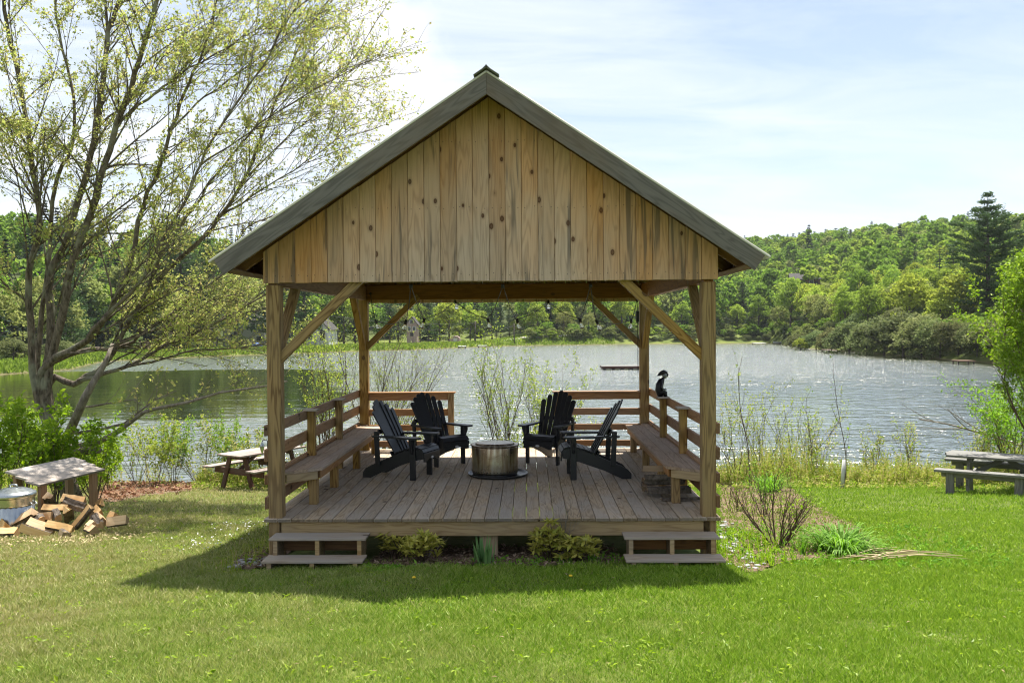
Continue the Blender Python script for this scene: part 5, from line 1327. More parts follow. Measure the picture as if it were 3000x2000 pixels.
def pine_t(seed, H, Rr, q, per=9):
    rg = np.random.default_rng(seed); P_, N_, D_ = [], [], []; mb = MB(); mb.tube([(0, 0, -1.5), (.1, 0, H*.5), (0, .1, H*.97)], [.018*H+.05, .012*H, .03], 7)
    z = H*.16
    while z < H*.985:
        u = z/H; r = Rr*(1-u)**.75*(.75+.35*math.sin(u*9+seed))*1.05+.5*min(1, 4*(1-u)); nb = rg.integers(4, 7); a0 = rg.uniform(0, 6.28)
        for k in range(nb):
            a = a0+6.283*k/nb+rg.normal()*.25; rb = r*rg.uniform(.55, 1.15); tipz = z+rb*rg.uniform(.12, .38)
            p0 = np.array([0, 0, z]); p1 = np.array([math.cos(a)*rb, math.sin(a)*rb, tipz]); pm = (p0+p1)/2+np.array([0, 0, -.06*rb])
            mb.tube([tuple(p0), tuple(pm), tuple(p1)], [.05+.006*rb, .04, .015], 4)
            m = max(3, int(rb/(q*.42)))
            for j in range(m):
                f = .25+.8*(j+rg.random())/m; c = p0+(p1-p0)*f+np.array([0, 0, -.1*rb*f*(1-f)])
                for _ in range(per):
                    o = rg.normal(size=3)*np.array([.34, .34, .16])*q*1.5; P_.append(c+o); D_.append((math.cos(a)*.8+rg.normal()*.6, math.sin(a)*.8+rg.normal()*.6, .45+rg.normal()*.35)); N_.append(rg.normal(size=3)*.6+np.array([0, 0, .7]))
        z += H*.043*rg.uniform(.75, 1.3)
    V, Fq = leaf_quads(np.array(P_), np.array(N_), q*rg.uniform(.6, 1.25, len(P_)), .26, np.array(D_), rg, .05)
    return V, Fq, mb
def shrub_t(seed, H, Rr, n, q):
    rg = np.random.default_rng(seed); P_, N_, D_ = [], [], []; mb = MB()
    for i in range(26):
        a = rg.uniform(0, 6.28); e = rg.uniform(.35, 1.5); L_ = rg.uniform(.75, 1.05); d = np.array([math.cos(a)*math.cos(e)*Rr, math.sin(a)*math.cos(e)*Rr, math.sin(e)*H])*L_
        b = np.array([rg.normal()*Rr*.15, rg.normal()*Rr*.15, -.3]); mb.tube([tuple(b), tuple(b+d*.5+np.array([0, 0, .1*H])), tuple(b+d)], [.05, .035, .012], 4)
        m = n//26; f = rg.uniform(.25, 1.05, m)
        for ff in f:
            P_.append(b+d*ff+rg.normal(size=3)*np.array([Rr, Rr, H])*.10); D_.append(d+rg.normal(size=3)*1.2); N_.append(rg.normal(size=3)+np.array([0, 0, .5]))
    P_ = np.array(P_); P_[:, 2] = np.abs(P_[:, 2]-.1)
    V, Fq = leaf_quads(P_, np.array(N_), q*rg.uniform(.6, 1.2, len(P_)), .5, np.array(D_), rg, .1)
    return V, Fq, mb
PROTO = {}
def proto(key, kind, args, mat, H):
    V, Fq, mb = kind(*args); PROTO[key] = (far_obj(key, [V], [Fq], [M[mat], M['treebark']], mb), H)
for i in range(3):
    proto('lime%d' % i, broadleaf, (10+i, 13, 4.6, 52, 52, .50), 'crown_lime', 13)
    proto('green%d' % i, broadleaf, (20+i, 15, 4.9, 56, 52, .50), 'crown_green', 15)
    proto('olive%d' % i, broadleaf, (30+i, 11, 4.0, 44, 46, .42, .04), 'crown_olive', 11)
    proto('spruce%d' % i, spruce_t, (40+i, 15, 2.7+.3*i, .62), 'spruce', 15)
    proto('pine%d' % i, pine_t, (50+i, 19, 4.6, .75, 5), 'pine', 19)
    proto('willow%d' % i, broadleaf, (60+i, 3.9, 3.1, 30, 130, .23, -.05, .95), 'willow', 3.6)
used = {}
LAB = {'lime': ('broadleaf_tree', 'tree'), 'green': ('broadleaf_tree', 'tree'), 'olive': ('broadleaf_tree', 'tree'), 'spruce': ('spruce_tree', 'tree'), 'pine': ('pine_tree', 'tree'), 'willow': ('willow_shrub', 'shrub')}
DESC = {'lime': 'yellow green spring broadleaf tree', 'green': 'full mid green broadleaf tree', 'olive': 'smaller olive tinted tree', 'spruce': 'dark narrow pointed spruce', 'pine': 'tall blue green white pine', 'willow': 'rounded grey green willow shrub'}
rf = random.Random(17)
def put(kind, x, y, sc=1.0, label=None, group=None, z=None, wide=1.0):
    me, H = PROTO[kind+str(rf.randrange(3))]
    o = bpy.data.objects.new(LAB[kind][0], me); COL.objects.link(o)
    o.location = (x, y, g(x, y) if z is None else z); o.rotation_euler = (rf.uniform(-.03, .03), rf.uniform(-.03, .03), rf.uniform(0, 6.28)); q = sc*rf.uniform(.9, 1.1); o.scale = (q*wide, q*wide, q)
    tag(o, label, LAB[kind][1], group); return o
def put_px(kind, px, d, hpx_top, label=None, group=None, wide=1.0, dz=0):
    """a tree whose foot stands at distance d and whose top reaches picture height hpx_top"""
    v = at_d(px, 1000, d); z = g(v.x, v.y)+dz; top = at_d(px, hpx_top, d).z; H = max(top-z, 1.0)
    base = {'lime': 13, 'green': 15, 'olive': 11, 'spruce': 15.2, 'pine': 19, 'willow': 3.9}[kind]
    me, _ = PROTO[kind+str(rf.randrange(3))]
    o = bpy.data.objects.new(LAB[kind][0], me); COL.objects.link(o); s_ = H/base
    o.location = (v.x, v.y, z); o.rotation_euler = (0, 0, rf.uniform(0, 6.28)); o.scale = (s_*wide, s_*wide, s_); tag(o, label, LAB[kind][1], group); return o
D2 = 1/.784
N_ind = 0
# the great white pine on the right shore: trunk and crown as parts
v = at_d(2268*D2, 1000, 128); V, Fq, mb = pine_t(77, 26, 11.5, .75, 15)
bp_ = empty('pine_tree', (v.x, v.y, g(v.x, v.y)), 0, 'tallest white pine standing dark above the right shore', 'tree')
hs_ = (at_d(2268*D2, 440*D2, 128).z-g(v.x, v.y))/26.0
Mx = Matrix.Translation((v.x, v.y, g(v.x, v.y))) @ Matrix.Scale(hs_, 4)
np_mesh('crown', V, Fq, M['pine'], bp_, Mx); mb.build_local('trunk', M['treebark'], bp_, Mx)
# shoreline willows along the right shore (picture x, distance, top)
wl = [(1835, 172, 762), (1875, 160, 755), (1912, 150, 745), (1950, 142, 735), (1990, 136, 728), (2030, 130, 722), (2075, 124, 718), (2115, 120, 722), (2160, 116, 728), (2200, 112, 730), (2245, 108, 724), (2290, 104, 722), (2335, 100, 728), (2060, 142, 706), (2130, 136, 700), (2210, 130, 700), (2280, 126, 705), (1980, 152, 716), (1905, 165, 738), (2350, 112, 690)]
wd = ['farthest grey green willow shrub on the right shore', 'second farthest willow shrub on the right shore']
for k, (x, d, tp) in enumerate(wl):
    put_px('willow', x*D2, d, (tp+rf.uniform(-9, 11))*D2, 'rounded grey green willow shrub at the water on the right shore', 'willows on the right shore', rf.uniform(.75, 1.15))
put_px('lime', 1838*D2, 160, 772*D2, 'small bright yellow shrub on the grass spit of the far right shore', None, 1.4)
# far shore shrubs, centre
for k in range(17):
    x = 1425+k*24+rf.uniform(-6, 6)
    if 1600 < x < 1608: continue
    d = shore((x*D2-1546)/F)+2.5
    put_px('willow', x*D2, float(d), (770+rf.uniform(-5, 8))*D2, 'low grey green shrub at the water on the far shore', 'shrubs on the far shore', 1.3)
# dark spruces standing at the far shore (picture x, top, distance behind the shoreline)
for (x, tp, s_) in [(1345, 700, 14), (1362, 690, 18), (1392, 715, 8), (1245, 690, 26), (1262, 694, 22), (1278, 698, 20), (1300, 688, 24), (1318, 692, 28), (1336, 712, 10), (1352, 735, 5), (1376, 742, 5), (1402, 735, 6), (1424, 745, 5), (1440, 700, 18), (1462, 690, 22), (1480, 704, 16), (1500, 712, 14), (1412, 690, 30), (1225, 705, 14),
                    (1668, 712, 12), (1682, 735, 4), (1692, 715, 14), (1722, 690, 10), (1756, 695, 8), (1762, 735, 4), (1802, 738, 5), (1655, 705, 16), (1778, 720, 12), (1742, 715, 18), (1705, 640, 60), (1735, 655, 50), (1800, 650, 70), (1770, 670, 44), (1850, 690, 30), (1880, 660, 50), (1945, 640, 60), (1560, 700, 16), (1580, 690, 20), (1535, 705, 14), (1602, 712, 8)]:
    d = float(shore((x*D2-1546)/F)); put_px('spruce', x*D2, d+s_, tp*D2, 'dark narrow spruce at the foot of the wooded hill across the lake', 'spruces across the lake', rf.uniform(.9, 1.25))
# left and middle far shore: woods behind the road
mid = [(700, 640, 'green'), (730, 650, 'pine'), (760, 640, 'green'), (790, 660, 'lime'), (815, 640, 'pine'), (840, 680, 'olive'), (868, 690, 'green'), (895, 670, 'pine'), (915, 690, 'olive'), (940, 705, 'lime'), (965, 690, 'green'), (985, 680, 'pine'), (1010, 690, 'lime'), (1032, 680, 'lime'), (1055, 700, 'green'), (1080, 695, 'lime'), (1105, 705, 'lime'), (1130, 680, 'pine'), (1150, 690, 'pine'), (1170, 700, 'pine'), (1195, 720, 'lime'), (1210, 690, 'lime'), (1180, 735, 'lime'), (1090, 735, 'lime'), (1140, 742, 'pine'), (1050, 745, 'olive'), (1000, 740, 'lime')]
for (x, tp, kd) in mid:
    d = float(shore((x*D2-1546)/F))+rf.uniform(22, 36); put_px(kd, x*D2, d, tp*D2, DESC[kd]+' behind the road on the far shore', 'trees behind the far road', rf.uniform(.9, 1.2))
for i in range(44):
    x = rf.uniform(-120, 700); t_ = (x*D2-1546)/F; d = float(shore(t_))+rf.uniform(13, 55)
    kd = rf.choice(['pine', 'pine', 'pine', 'green', 'green', 'spruce', 'olive'])
    tp = rf.uniform(470, 600) if kd in ('pine',) else rf.uniform(560, 690)
    put_px(kd, x*D2, d, tp*D2, DESC[kd]+' on the wooded slope behind the maple', 'trees on the left slope', rf.uniform(.9, 1.25))
for i in range(16):
    x = rf.uniform(0, 560); t_ = (x*D2-1546)/F; d = float(shore(t_))+rf.uniform(2, 12)
    put_px('willow', x*D2, d, rf.uniform(760, 790)*D2 if x > 250 else rf.uniform(770, 815)*D2, 'low green shrub on the far left shore', 'shrubs on the far left shore', 1.2)
for (x, d, tp, kd) in [(1900, 180, 690, 'olive'), (1938, 172, 682, 'green'), (1975, 168, 664, 'lime'), (2012, 160, 672, 'lime'), (2050, 158, 636, 'olive'), (2095, 154, 616, 'green'), (2135, 150, 606, 'lime'), (2175, 148, 596, 'green'), (2120, 140, 640, 'lime'), (2190, 150, 560, 'pine'), (2215, 142, 590, 'pine'), (2240, 136, 610, 'pine'), (2300, 140, 585, 'pine'), (2325, 135, 560, 'green'), (2345, 150, 530, 'pine'), (2160, 132, 668, 'lime')]:
    put_px(kd, x*D2, d, tp*D2, DESC[kd]+' close behind the willow shrubs, near the great pine', 'trees near the great pine', rf.uniform(1.0, 1.25))
put_px('green', 1836*D2, 222, 652*D2, 'round green tree half hiding the brown log house', None)
# right hill, near part: single trees row by row up the slope
cand = []
for i in range(1500):
    t_ = rf.uniform(.0, .66); d0_ = float(shore(t_)); d = d0_+8+(300-d0_)*rf.random()**.9
    if t_ < .30 and d-d0_ < 6: continue
    cand.append((t_, d))
sel = []
for (t_, d) in sorted(cand, key=lambda q: q[1]):
    x = CX+t_*d; y = CY+d; sep = 5.4+d*.004
    if all((x-a)**2+(y-b)**2 > sep*sep for a, b in sel): sel.append((x, y))
sel = sorted(sel, key=lambda q: q[1])[:176]
for (x, y) in sel:
    d = y-CY; t_ = (x-CX)/d; px = 1546+t_*F; s_ = d-float(shore(t_)); u = rf.random()
    if 1822*D2 < px < 1878*D2 and 226 < d < 258: continue
    kd = ('spruce' if u < .10 else 'pine' if u < .14 else 'olive' if u < .36 else 'green' if u < .56 else 'lime') if t_ < .3 else 'spruce' if u < .03 else 'olive' if u < .33 else 'green' if u < .56 else 'lime'
    zone = ('slope above the willows on the right shore' if t_ > .40 else 'slope left of the great pine') if t_ > .30 else 'foot of the hill across the lake' if s_ < 40 else 'hill below the log house' if d < 236 else 'hill above the log house'
    if 2185*D2 < px < 2352*D2 and d < 137: continue
    put(kd, x, y, rf.uniform(.62, .92), DESC[kd]+' on the '+zone, 'trees on the '+zone)
far_lim = max(b for a, b in sel)-CY
# everything farther up the hill and beyond: one wood
random.seed(3)
def far_wood():
    ridge_row = []
    RX = [1700, 1760, 1800, 1850, 1900, 1950, 2000, 2050, 2100, 2150, 2210, 2280]; RY = [549, 546, 541, 532, 527, 523, 522, 519, 521, 519, 516, 514]
    for x in np.cumsum(np.random.default_rng(6).uniform(1.5, 9.0, 110))+1690:
        ridge_row.append((x+random.uniform(-3, 3), float(np.interp(x, RX, RY))+random.choice((-3, 0, 1, 3, 5, 7, 9, 11)), 530+45*random.random()))
    lib = []
    for i in range(3):
        lib.append((broadleaf(110+i, 13, 5.0, 17, 36, 1.0), 0)); lib.append((broadleaf(120+i, 14, 5.2, 17, 36, 1.0), 1)); lib.append((broadleaf(130+i, 12, 4.6, 16, 34, .95), 2))
    for i in range(2): lib.append((spruce_t(140+i, 15, 2.6, 1.1, 1.0), 3))
    Vs, Fs, Ms, nb = [], [], [], 0; got = []; r_ = np.random.default_rng(5)
    for i in range(9000):
        t_ = r_.uniform(-.75, .72); dlo = far_lim-25 if t_ > -.02 else float(shore(t_))+42
        d = r_.uniform(dlo, 590); x = CX+t_*d; y = CY+d
        got.append((x, y, d, t_))
    got.sort(key=lambda q: q[2]); cell = {}; kept = []
    for (x, y, d, t_) in got:
        sp = 8.4; c_ = (int(x//sp), int(y//sp)); ok = True
        for a in (-1, 0, 1):
            for b in (-1, 0, 1):
                for (p, q) in cell.get((c_[0]+a, c_[1]+b), ()):
                    if (p-x)**2+(q-y)**2 < sp*sp: ok = False
        if ok: cell.setdefault(c_, []).append((x, y)); kept.append((x, y, d, t_))
    kept = [k for k in kept if not (k[2] > 420 and r_.random() < .1)]
    for (x, y, d, t_) in kept[:4200]:
        u = r_.random(); ridge = False
        if t_ < -.02: ki = r_.choice([1, 4, 9, 9, 10, 9]) if u < .9 else 1
        elif ridge: ki = 9+int(r_.integers(0, 2)) if u < .85 else 2
        else: ki = 9 if u < .05 else int(r_.choice([0, 1, 3, 4, 6, 7])) if u < .35 else (int(r_.integers(0, 3))*3+int(r_.choice([0, 0, 1, 1, 2])))
        ki = min(ki, len(lib)-1)
        (V, Fq, _), mi = lib[ki]; a = r_.uniform(0, 6.28); s_ = r_.uniform(.85, 1.35)*.98; c, s = math.cos(a)*s_, math.sin(a)*s_
        W = np.column_stack([V[:, 0]*c-V[:, 1]*s+x, V[:, 0]*s+V[:, 1]*c+y, V[:, 2]*s_+g(x, y)])
        Vs.append(W); Fs.append(Fq+nb); nb += len(W); Ms.append(np.full(len(Fq), mi))
    for (px_, py_, d) in ridge_row:                           # the dark conifers along the crest
        (V, Fq, _), mi = lib[9+int(r_.integers(0, 2))]; tp = at_d(px_*D2, py_*D2, d); x, y = tp.x, tp.y; s_ = max(.35, (tp.z-g(x, y)+1)/15.2); a = r_.uniform(0, 6.28); c, s = math.cos(a)*s_*1.2, math.sin(a)*s_*1.2
        W = np.column_stack([V[:, 0]*c-V[:, 1]*s+x, V[:, 0]*s+V[:, 1]*c+y, V[:, 2]*s_+g(x, y)-1]); Vs.append(W); Fs.append(Fq+nb); nb += len(W); Ms.append(np.full(len(Fq), 4))
    for i in range(1500):                                     # low growth between the nearer trees
        t_ = r_.uniform(.0, .7); d0_ = float(shore(t_)); d = d0_+3+r_.uniform(0, 150)*r_.random(); x, y = CX+t_*d, CY+d
        (V, Fq, _), mi = lib[int(r_.choice([0, 1, 2, 5, 8]))]; a = r_.uniform(0, 6.28); s_ = r_.uniform(.16, .34); c, s = math.cos(a)*s_*1.3, math.sin(a)*s_*1.3
        W = np.column_stack([V[:, 0]*c-V[:, 1]*s+x, V[:, 0]*s+V[:, 1]*c+y, V[:, 2]*s_+g(x, y)-.3]); Vs.append(W); Fs.append(Fq+nb); nb += len(W); Ms.append(np.full(len(Fq), mi))
    print('wood kept', len(kept), kept[-1][2], kept[min(4199, len(kept)-1)][2])
    return np.vstack(Vs), np.vstack(Fs), np.concatenate(Ms)
V, Fq, mi = far_wood()
tag(np_mesh('distant_forest', V, Fq, [M['crown_lime'], M['crown_green'], M['crown_olive'], M['spruce'], M['ridgetree']], None, None, mi), 'spring woodland covering the upper hill to the ridge', kind='stuff')
print('far wood quads', len(Fq), 'hill trees', len(sel), far_lim)

n = 26000; r_ = np.random.default_rng(8); t_ = r_.uniform(-.62, .1, n); d = shore(t_)+r_.uniform(-.5, 26, n)**1.0; x, y = CX+t_*d, CY+d
h = r_.uniform(.2, .6, n)*np.where(d-shore(t_) < 5, 1.4, .8)
V, Fq = leaf_quads(np.column_stack([x, y, gz(x, y)+h*.4]), np.column_stack([r_.normal(size=n)*.5, -np.ones(n), r_.normal(size=n)*.3+.3]), h*1.3, .35, np.column_stack([r_.normal(size=n)*.5, r_.normal(size=n)*.2, np.ones(n)]), r_)
tag(np_mesh('far_grass', V, Fq, M['crown_green']), 'rough grass and weeds along the far left shore', kind='stuff')
# ------------------------------------------------------------------ road, houses, sheds, poles and docks on the far shore
rp = []
for x in range(-80, 1345, 12):
    t_ = (x*D2-1546)/F; d = float(shore(t_))+9.5+2.5*math.sin(x*.01)+max(0, (600-x))*.012; X_, Y_ = CX+t_*d, CY+d
    rp.append((X_, Y_, g(X_, Y_)))
mb = MB(); vs = []; 
for (x, y, z) in rp: vs += [(x, y-1.9, g(x, y-1.9)+.10), (x, y+1.9, g(x, y+1.9)+.10)]
mb.add(vs, [(2*i, 2*i+2, 2*i+3, 2*i+1) for i in range(len(rp)-1)]); tag(mb.build('road', M['road']), kind='structure')
def house(name, label, px, d, yb, wm, dm, hm, rise, wall, roof, rz=0.0, gable_front=True, wins=(), door=None, chim=None, base=None, cat='house'):
    p = at_d(px, 1000, d); z = at_d(px, yb, d).z; W2 = wm/2
    e = empty(name, (p.x, p.y, z), rz, label, cat); Mx = WM[e.name]
    mb = MB(); D_ = dm
    zb = -3.0
    if gable_front: 
        pro = [(-W2, zb), (W2, zb), (W2, hm), (0, hm+rise), (-W2, hm)]; mb.prism(pro, Matrix(((1, 0, 0, 0), (0, 0, -1, D_/2), (0, 1, 0, 0), (0, 0, 0, 1))), D_)
    else:
        pro = [(0, zb), (D_, zb), (D_, hm), (D_/2, hm+rise), (0, hm)]; mb.prism(pro, Matrix(((0, 0, 1, 0), (1, 0, 0, 0), (0, 1, 0, 0), (0, 0, 0, 1))), wm)
    w_ = mb.build_local('wall', M[wall], e, Mx.copy())
    mb = MB(); o_ = .35
    if gable_front:
        L_ = math.hypot(W2, rise); 
        for s in (-1, 1):
            a = Vector((0, D_/2, hm+rise+.1)); b = Vector((s*(W2+o_), D_/2, hm-rise*o_/W2+.1)); mb.beam(a, b, D_+.6, .16, (s*rise, 0, W2))
    else:
        for s in (-1, 1):
            a = Vector((0, D_/2, hm+rise+.1)); b = Vector((0, D_/2+s*(D_/2+o_), hm-rise*o_/(D_/2)+.1)); mb.beam(a, b, wm+.6, .16, (0, s*rise, D_/2))
    rf_ = mb.build_local('roof', M[roof], e, Mx.copy())
    if chim:
        mb = MB(); mb.box((chim[0], D_*.5, hm+rise+.3), (.7, .7, 1.6)); mb.build_local('chimney', M['roofred'], rf_, Mx.copy())
    for (u, zz, ww, hh_) in wins:
        mb = MB(); mb.box((u, -.03, zz), (ww+.24, .10, hh_+.24)); f_ = mb.build_local('window', M['white'], e, Mx.copy())
        mb = MB(); mb.box((u, -.075, zz), (ww, .06, hh_)); mb.build_local('pane', M['windowpane'], f_, Mx.copy())
    if door:
        mb = MB(); mb.box((door[0], -.04, door[1]/2), (door[2], .10, door[1])); mb.build_local('door', M[door[3] if len(door) > 3 else 'roofdark'], e, Mx.copy())
    return e
house('house', 'white clapboard house with a steep gable between the left post and the brace', 727*D2, 181, 781*D2, 5.2, 8, 2.3, 2.7, 'whitewall', 'roofdark', 0, True, [(-.9, 2.6, .8, 1.2), (.9, 2.6, .8, 1.2), (-1.4, .9, 1.2, 1.1)], (1.3, 2, 1.0), None)
house('house', 'grey sided house with a rusty roof half hidden behind the maple branches', 560*D2, 180, 792*D2, 8.5, 8, 5.2, 2.3, 'greywall', 'roofdark', .1, False, [(-2.4, 3.9, 1.1, 1.3), (1.8, 3.9, 1.1, 1.3), (3.2, 1.2, 1.2, 1.2)], (-1.5, 2.2, 2.4), (2.2,))
house('house', 'narrow weathered cottage with a pointed gable seen behind the rear left brace', 946*D2, 196, 772*D2, 2.3, 4, 2.8, 1.5, 'pinkwall', 'roofdark', 0, True, [(0, 3.3, .7, .8), (-.55, 1.7, .55, .8), (.55, 1.7, .55, .8)], (0, .95, .7))
house('house', 'brown log house among the trees half way up the right hillside', 1850*D2, 236, 663*D2, 7.5, 6, 2.6, 1.6, 'brownwall', 'roofdark', -.2, False, [(-1.0, 1.7, 1.5, 1.2), (1.6, 1.7, .9, 1.1)], (2.8, 2, .9), (1.5,))
house('shed', 'small pale garage with a dark open door beside the grey house', 462*D2, 178, 795*D2, 4.2, 4, 2.4, 1.0, 'greywall', 'roofdark', 0, True, (), (0, 2.0, 2.2), None, cat='shed')
# round arched shelter by the road
p = at_d(1044*D2, 1001, 206); e = empty('arched_shelter', (p.x, p.y, g(p.x, p.y)), 0, 'small beige shed with a rounded roof by the far road', 'shed')
pro = [(-1.2, -1.5), (1.2, -1.5), (1.2, 1.1)]+[(1.2*math.cos(a*math.pi/8), 1.1+.65*math.sin(a*math.pi/8)) for a in range(1, 8)]+[(-1.2, 1.1)]
mb = MB(); mb.prism(pro, Matrix(((1, 0, 0, 0), (0, 0, -1, 1.5), (0, 1, 0, 0), (0, 0, 0, 1))), 3); mb.build_local('wall', M['pinkwall'], e, WM[e.name].copy())
mb = MB(); mb.box((.2, -.03, .5), (.9, .08, 1.3)); mb.build_local('door', M['white'], e, WM[e.name].copy())
# utility poles and their wires
pol = []
for (x, d, tp, lb) in ((543, 171, 690, 'wooden utility pole in front of the grey house'), (687, 178, 708, 'wooden utility pole left of the white house'), (1092, 204, 737, 'wooden utility pole right of the arched shed'), (1181, 212, 743, 'small utility pole near the end of the far road')):
    q = at_d(x*D2, 1000, d); tz = at_d(x*D2, tp*D2, d).z; b = g(q.x, q.y)
    e = empty('utility_pole', (q.x, q.y, b), 0, lb, 'utility pole', 'utility poles along the far road')
    mb = MB(); mb.tube([(q.x, q.y, b-1), (q.x, q.y, tz)], [.17, .12], 8); mb.build('pole', M['treebark'], e)
    mb = MB(); mb.box((q.x, q.y-.12, tz-.6), (1.9, .1, .12)); mb.build('crossarm', M['treebark'], e)
    pol.append((q.x, q.y, tz))
mb = MB()
for a, b in zip(pol[:-1], pol[1:]):
    for off, dz in ((-.8, -.5), (.8, -.5), (0, -1.8)):
        mb.tube([(a[0]+(b[0]-a[0])*k/8+off*.2, a[1]+(b[1]-a[1])*k/8, a[2]+(b[2]-a[2])*k/8+dz-1.2*math.sin(math.pi*k/8)) for k in range(9)], .02, 3)
tag(mb.build('power_line', M['cable']), 'sagging power wires strung between the far utility poles', 'power line')
def dock(px0, px1, py, ln, lb, mat='whitewall', yaw=0):
    a = at_z(px0, py, ZW); b = at_z(px1, py, ZW); e = empty('dock', ((a.x+b.x)/2, (a.y+b.y)/2, ZW), 0, lb, 'dock')
    mb = MB(); w_ = (b-a).length; 
    for k in range(int(ln/.5)): mb.box(((a.x+b.x)/2, (a.y+b.y)/2+.25+.5*k, ZW+.42), (w_, .46, .08))
    mb.build('deck', M[mat], e)
    for s in (-1, 1):
        for k in (0, 1): 
            mb = MB(); mb.tube([((a.x+b.x)/2+s*w_*.45, (a.y+b.y)/2+.4+k*(ln-.8), ZW-.6), ((a.x+b.x)/2+s*w_*.45, (a.y+b.y)/2+.4+k*(ln-.8), ZW+.42)], .08, 6); mb.build('pile', M['treebark'], e)
dock(1342, 1363, 1020, 3, 'small pale dock on the far shore left of the shrub behind the fire pit'); dock(1400, 1424, 1018, 3, 'second small dock on the far shore behind the fire pit shrub')
dock(2211, 2246, 1010, 3, 'pale dock beside the grass spit on the far right shore'); dock(2428, 2455, 1033, 4, 'orange brown dock under the willows on the right shore', 'pinkwall')
dock(2808, 2862, 1068, 2, 'low dark dock at the beach on the right shore', 'brownwall')
def boat(px, d, L_, ang, lb, mats_):
    p = at_d(px, 1000, d); z = g(p.x, p.y)+.05; e = empty('rowing_boat', (p.x, p.y, z), ang, lb, 'boat'); Mx = WM[e.name].copy(); n_ = 9; vs = []
    for i in range(n_):
        u = i/(n_-1)*2-1; w_ = .62*(1-abs(u)**2.6)+.05; zz = .12*u*u
        for (a, b) in ((1, .55), (.8, .2), (0, .0), (-.8, .2), (-1, .55)): vs.append((u*L_/2, a*w_, b+zz))
    mb = MB(); mb.add(vs, [(i*5+k, i*5+k+1, (i+1)*5+k+1, (i+1)*5+k) for i in range(n_-1) for k in range(4)], 0, True); mb.build_local('hull', M[mats_[0]], e, Mx)
    mb = MB()
    for u in (-.5, 0, .5): mb.box((u*L_/2, 0, .42), (.25, 1.05, .04))
    mb.build_local('thwart', M[mats_[1]], e, Mx)
    return e
boat(2285, 205, 3.4, .15, 'white and blue boat drawn up on the far right grass spit', ('white', 'bluetarp'))
boat(2316, 186, 3.0, .4, 'pale boat beached at the tip of the right shore', ('white', 'pinkwall'))
p = at_d(590*D2, 1000, 172); mb = MB(); vs = []
for i in range(7):
    for j in range(5): vs.append((p.x-1.3+i*.43, p.y-.8+j*.4, g(p.x, p.y)+.05+1.1*math.sin(math.pi*i/6)*math.sin(math.pi*j/4)))
mb.add(vs, [(i*5+j, (i+1)*5+j, (i+1)*5+j+1, i*5+j+1) for i in range(6) for j in range(4)], 0, True)
tag(mb.build('tarpaulin', M['bluetarp']), 'blue tarpaulin heap by the road in front of the grey house', 'tarpaulin')
# ------------------------------------------------------------------ sky, sun, camera
sunv = Vector((.160, .385, 1)).normalized()
EL = math.asin(sunv.z); AZ = math.atan2(sunv.x, sunv.y)
w = bpy.data.worlds.new('World'); S.world = w; w.use_nodes = True
nt = w.node_tree; nt.nodes.clear(); L_ = nt.links.new
def N(t_, **kw):
    n = nt.nodes.new('ShaderNode'+t_)
    for k, v in kw.items(): setattr(n, k, v)
    return n
sky = N('TexSky', sky_type='NISHITA', sun_disc=False, sun_elevation=EL, sun_rotation=AZ, altitude=300, air_density=1.0, dust_density=1.2, ozone_density=1.0)
co = N('TexCoord'); mp_ = N('Mapping'); L_(co.outputs['Generated'], mp_.inputs[0])
sep = N('SeparateXYZ'); L_(co.outputs['Generated'], sep.inputs[0])
def mth(op, a, b=0.0, c=0.0, clamp=False):
    n = N('Math', operation=op, use_clamp=clamp)
    for i, v in enumerate((a, b, c)):
        if hasattr(v, 'outputs'): L_(v.outputs[0], n.inputs[i])
        elif isinstance(v, tuple): L_(v[0].outputs[v[1]], n.inputs[i])
        else: n.inputs[i].default_value = v
    return n
# cirrus on a high flat layer: direction divided by its height
zc = mth('MAXIMUM', (sep, 2), .03); den = mth('ADD', zc, .18)
cx_ = mth('DIVIDE', (sep, 0), den); cy_ = mth('DIVIDE', (sep, 1), den)
cv = N('CombineXYZ'); L_(cx_.outputs[0], cv.inputs[0]); L_(cy_.outputs[0], cv.inputs[1])
m2 = N('Mapping'); m2.inputs['Scale'].default_value = (.8, 1.9, 1); m2.inputs['Rotation'].default_value = (0, 0, .35); m2.inputs['Location'].default_value = (.7, .2, 0); L_(cv.outputs[0], m2.inputs[0])
n1 = N('TexNoise'); n1.inputs['Scale'].default_value = 1.5; n1.inputs['Detail'].default_value = 9; n1.inputs['Roughness'].default_value = .62; n1.inputs['Distortion'].default_value = .7; L_(m2.outputs[0], n1.inputs['Vector'])
cl = mth('MULTIPLY_ADD', (n1, 0), 3.0, -1.05, True)
side = mth('MULTIPLY_ADD', (sep, 0), -.75, .42, True)           # whiter to the left, bluer to the right
low = mth('POWER', mth('SUBTRACT', 1.0, (sep, 2), 0, True), 5.0)
am = mth('ADD', mth('MULTIPLY', cl, mth('MULTIPLY_ADD', side, .55, .30)), mth('MULTIPLY_ADD', low, .38, mth('MULTIPLY_ADD', side, .26, .12)), 0, True)
mixc = N('Mix', data_type='RGBA'); L_(am.outputs[0], mixc.inputs[0]); L_(sky.outputs[0], mixc.inputs[6])
mixc.inputs[7].default_value = (6.5, 6.85, 7.3, 1)
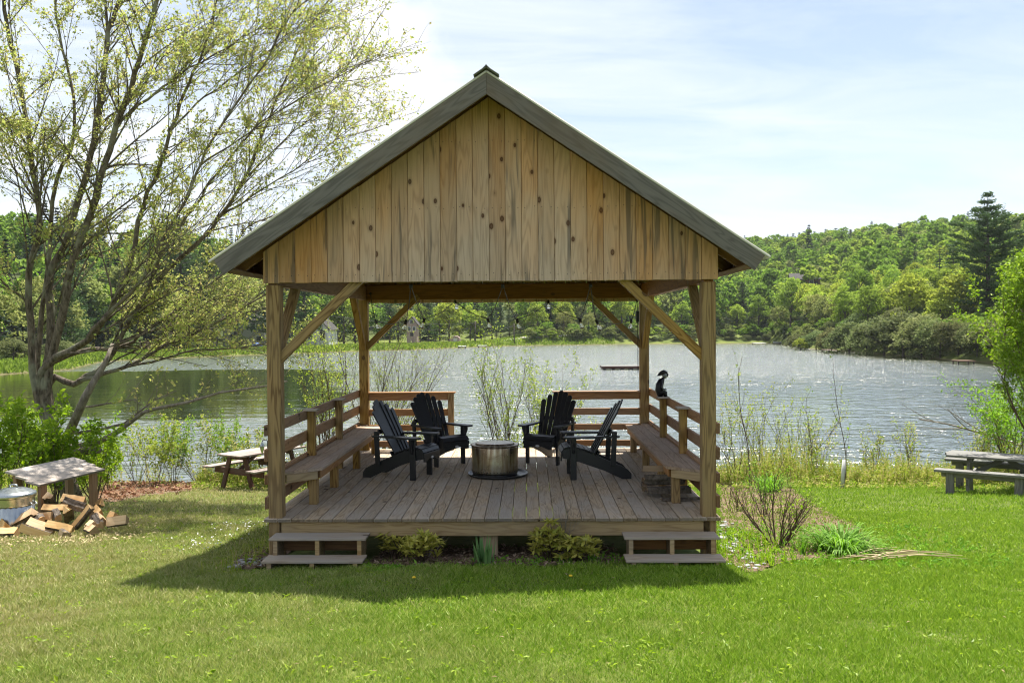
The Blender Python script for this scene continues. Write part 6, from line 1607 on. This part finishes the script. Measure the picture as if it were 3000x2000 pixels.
# one small bright cumulus left of the ridge
pd = ray(1120, 190).normalized()
dp = N('VectorMath', operation='DISTANCE'); L_(co.outputs['Generated'], dp.inputs[0]); dp.inputs[1].default_value = pd
n2 = N('TexNoise'); n2.inputs['Scale'].default_value = 14; n2.inputs['Detail'].default_value = 6; L_(co.outputs['Generated'], n2.inputs['Vector'])
pf = mth('MULTIPLY_ADD', (n2, 0), .14, mth('MULTIPLY', (dp, 1), -1.0)); pf2 = mth('MULTIPLY_ADD', pf, 20.0, .55, True)
mix2 = N('Mix', data_type='RGBA'); L_(pf2.outputs[0], mix2.inputs[0]); L_(mixc.outputs[2], mix2.inputs[6]); mix2.inputs[7].default_value = (6.9, 7.0, 7.2, 1)
bg = N('Background'); bg.inputs['Strength'].default_value = .066; L_(mix2.outputs[2], bg.inputs[0])
ow = N('OutputWorld'); L_(bg.outputs[0], ow.inputs[0])
sl = bpy.data.lights.new('sun', 'SUN'); sl.energy = 5.0; sl.angle = R(.53); sl.color = (1.0, .95, .87)
so = bpy.data.objects.new('sun', sl); COL.objects.link(so); so.rotation_euler = sunv.to_track_quat('Z', 'Y').to_euler(); so.location = sunv*60

cam = bpy.data.cameras.new('camera'); cam.sensor_width = 36; cam.lens = F/3000*36; cam.clip_end = 5000; cam.clip_start = .05
cob = bpy.data.objects.new('camera', cam); COL.objects.link(cob)
cob.matrix_world = Matrix(((rt.x, up.x, -fw.x, CAM.x), (rt.y, up.y, -fw.y, CAM.y), (rt.z, up.z, -fw.z, CAM.z), (0, 0, 0, 1)))
S.camera = cob
# the thin spring air over the lake
mb = MB(); mb.box((CX, CY, 34), (2040, 2040, 78), None, 0, 0.0)
t = NT('haze_air'); vp = t.t.nodes.new('ShaderNodeVolumePrincipled')
vp.inputs['Color'].default_value = (.88, .93, 1, 1); vp.inputs['Density'].default_value = .00010; vp.inputs['Anisotropy'].default_value = .2
t.t.links.new(vp.outputs[0], t.out.inputs['Volume'])
tag(mb.build('haze', t.m), 'thin clear spring air', kind='stuff')
S.cycles.volume_bounces = 0; S.cycles.sample_clamp_direct = 12; S.cycles.sample_clamp_indirect = 5
S.view_settings.view_transform = 'Standard'; S.view_settings.look = 'None'; S.view_settings.exposure = 1.32; S.view_settings.gamma = 1
S.cycles.use_denoising = True; S.cycles.filter_width = 1.15
S.cycles.max_bounces = 6; S.cycles.transparent_max_bounces = 4; S.cycles.diffuse_bounces = 3; S.cycles.glossy_bounces = 3; S.cycles.transmission_bounces = 4
S.cycles.caustics_reflective = False; S.cycles.caustics_refractive = False
S.render.use_persistent_data = False
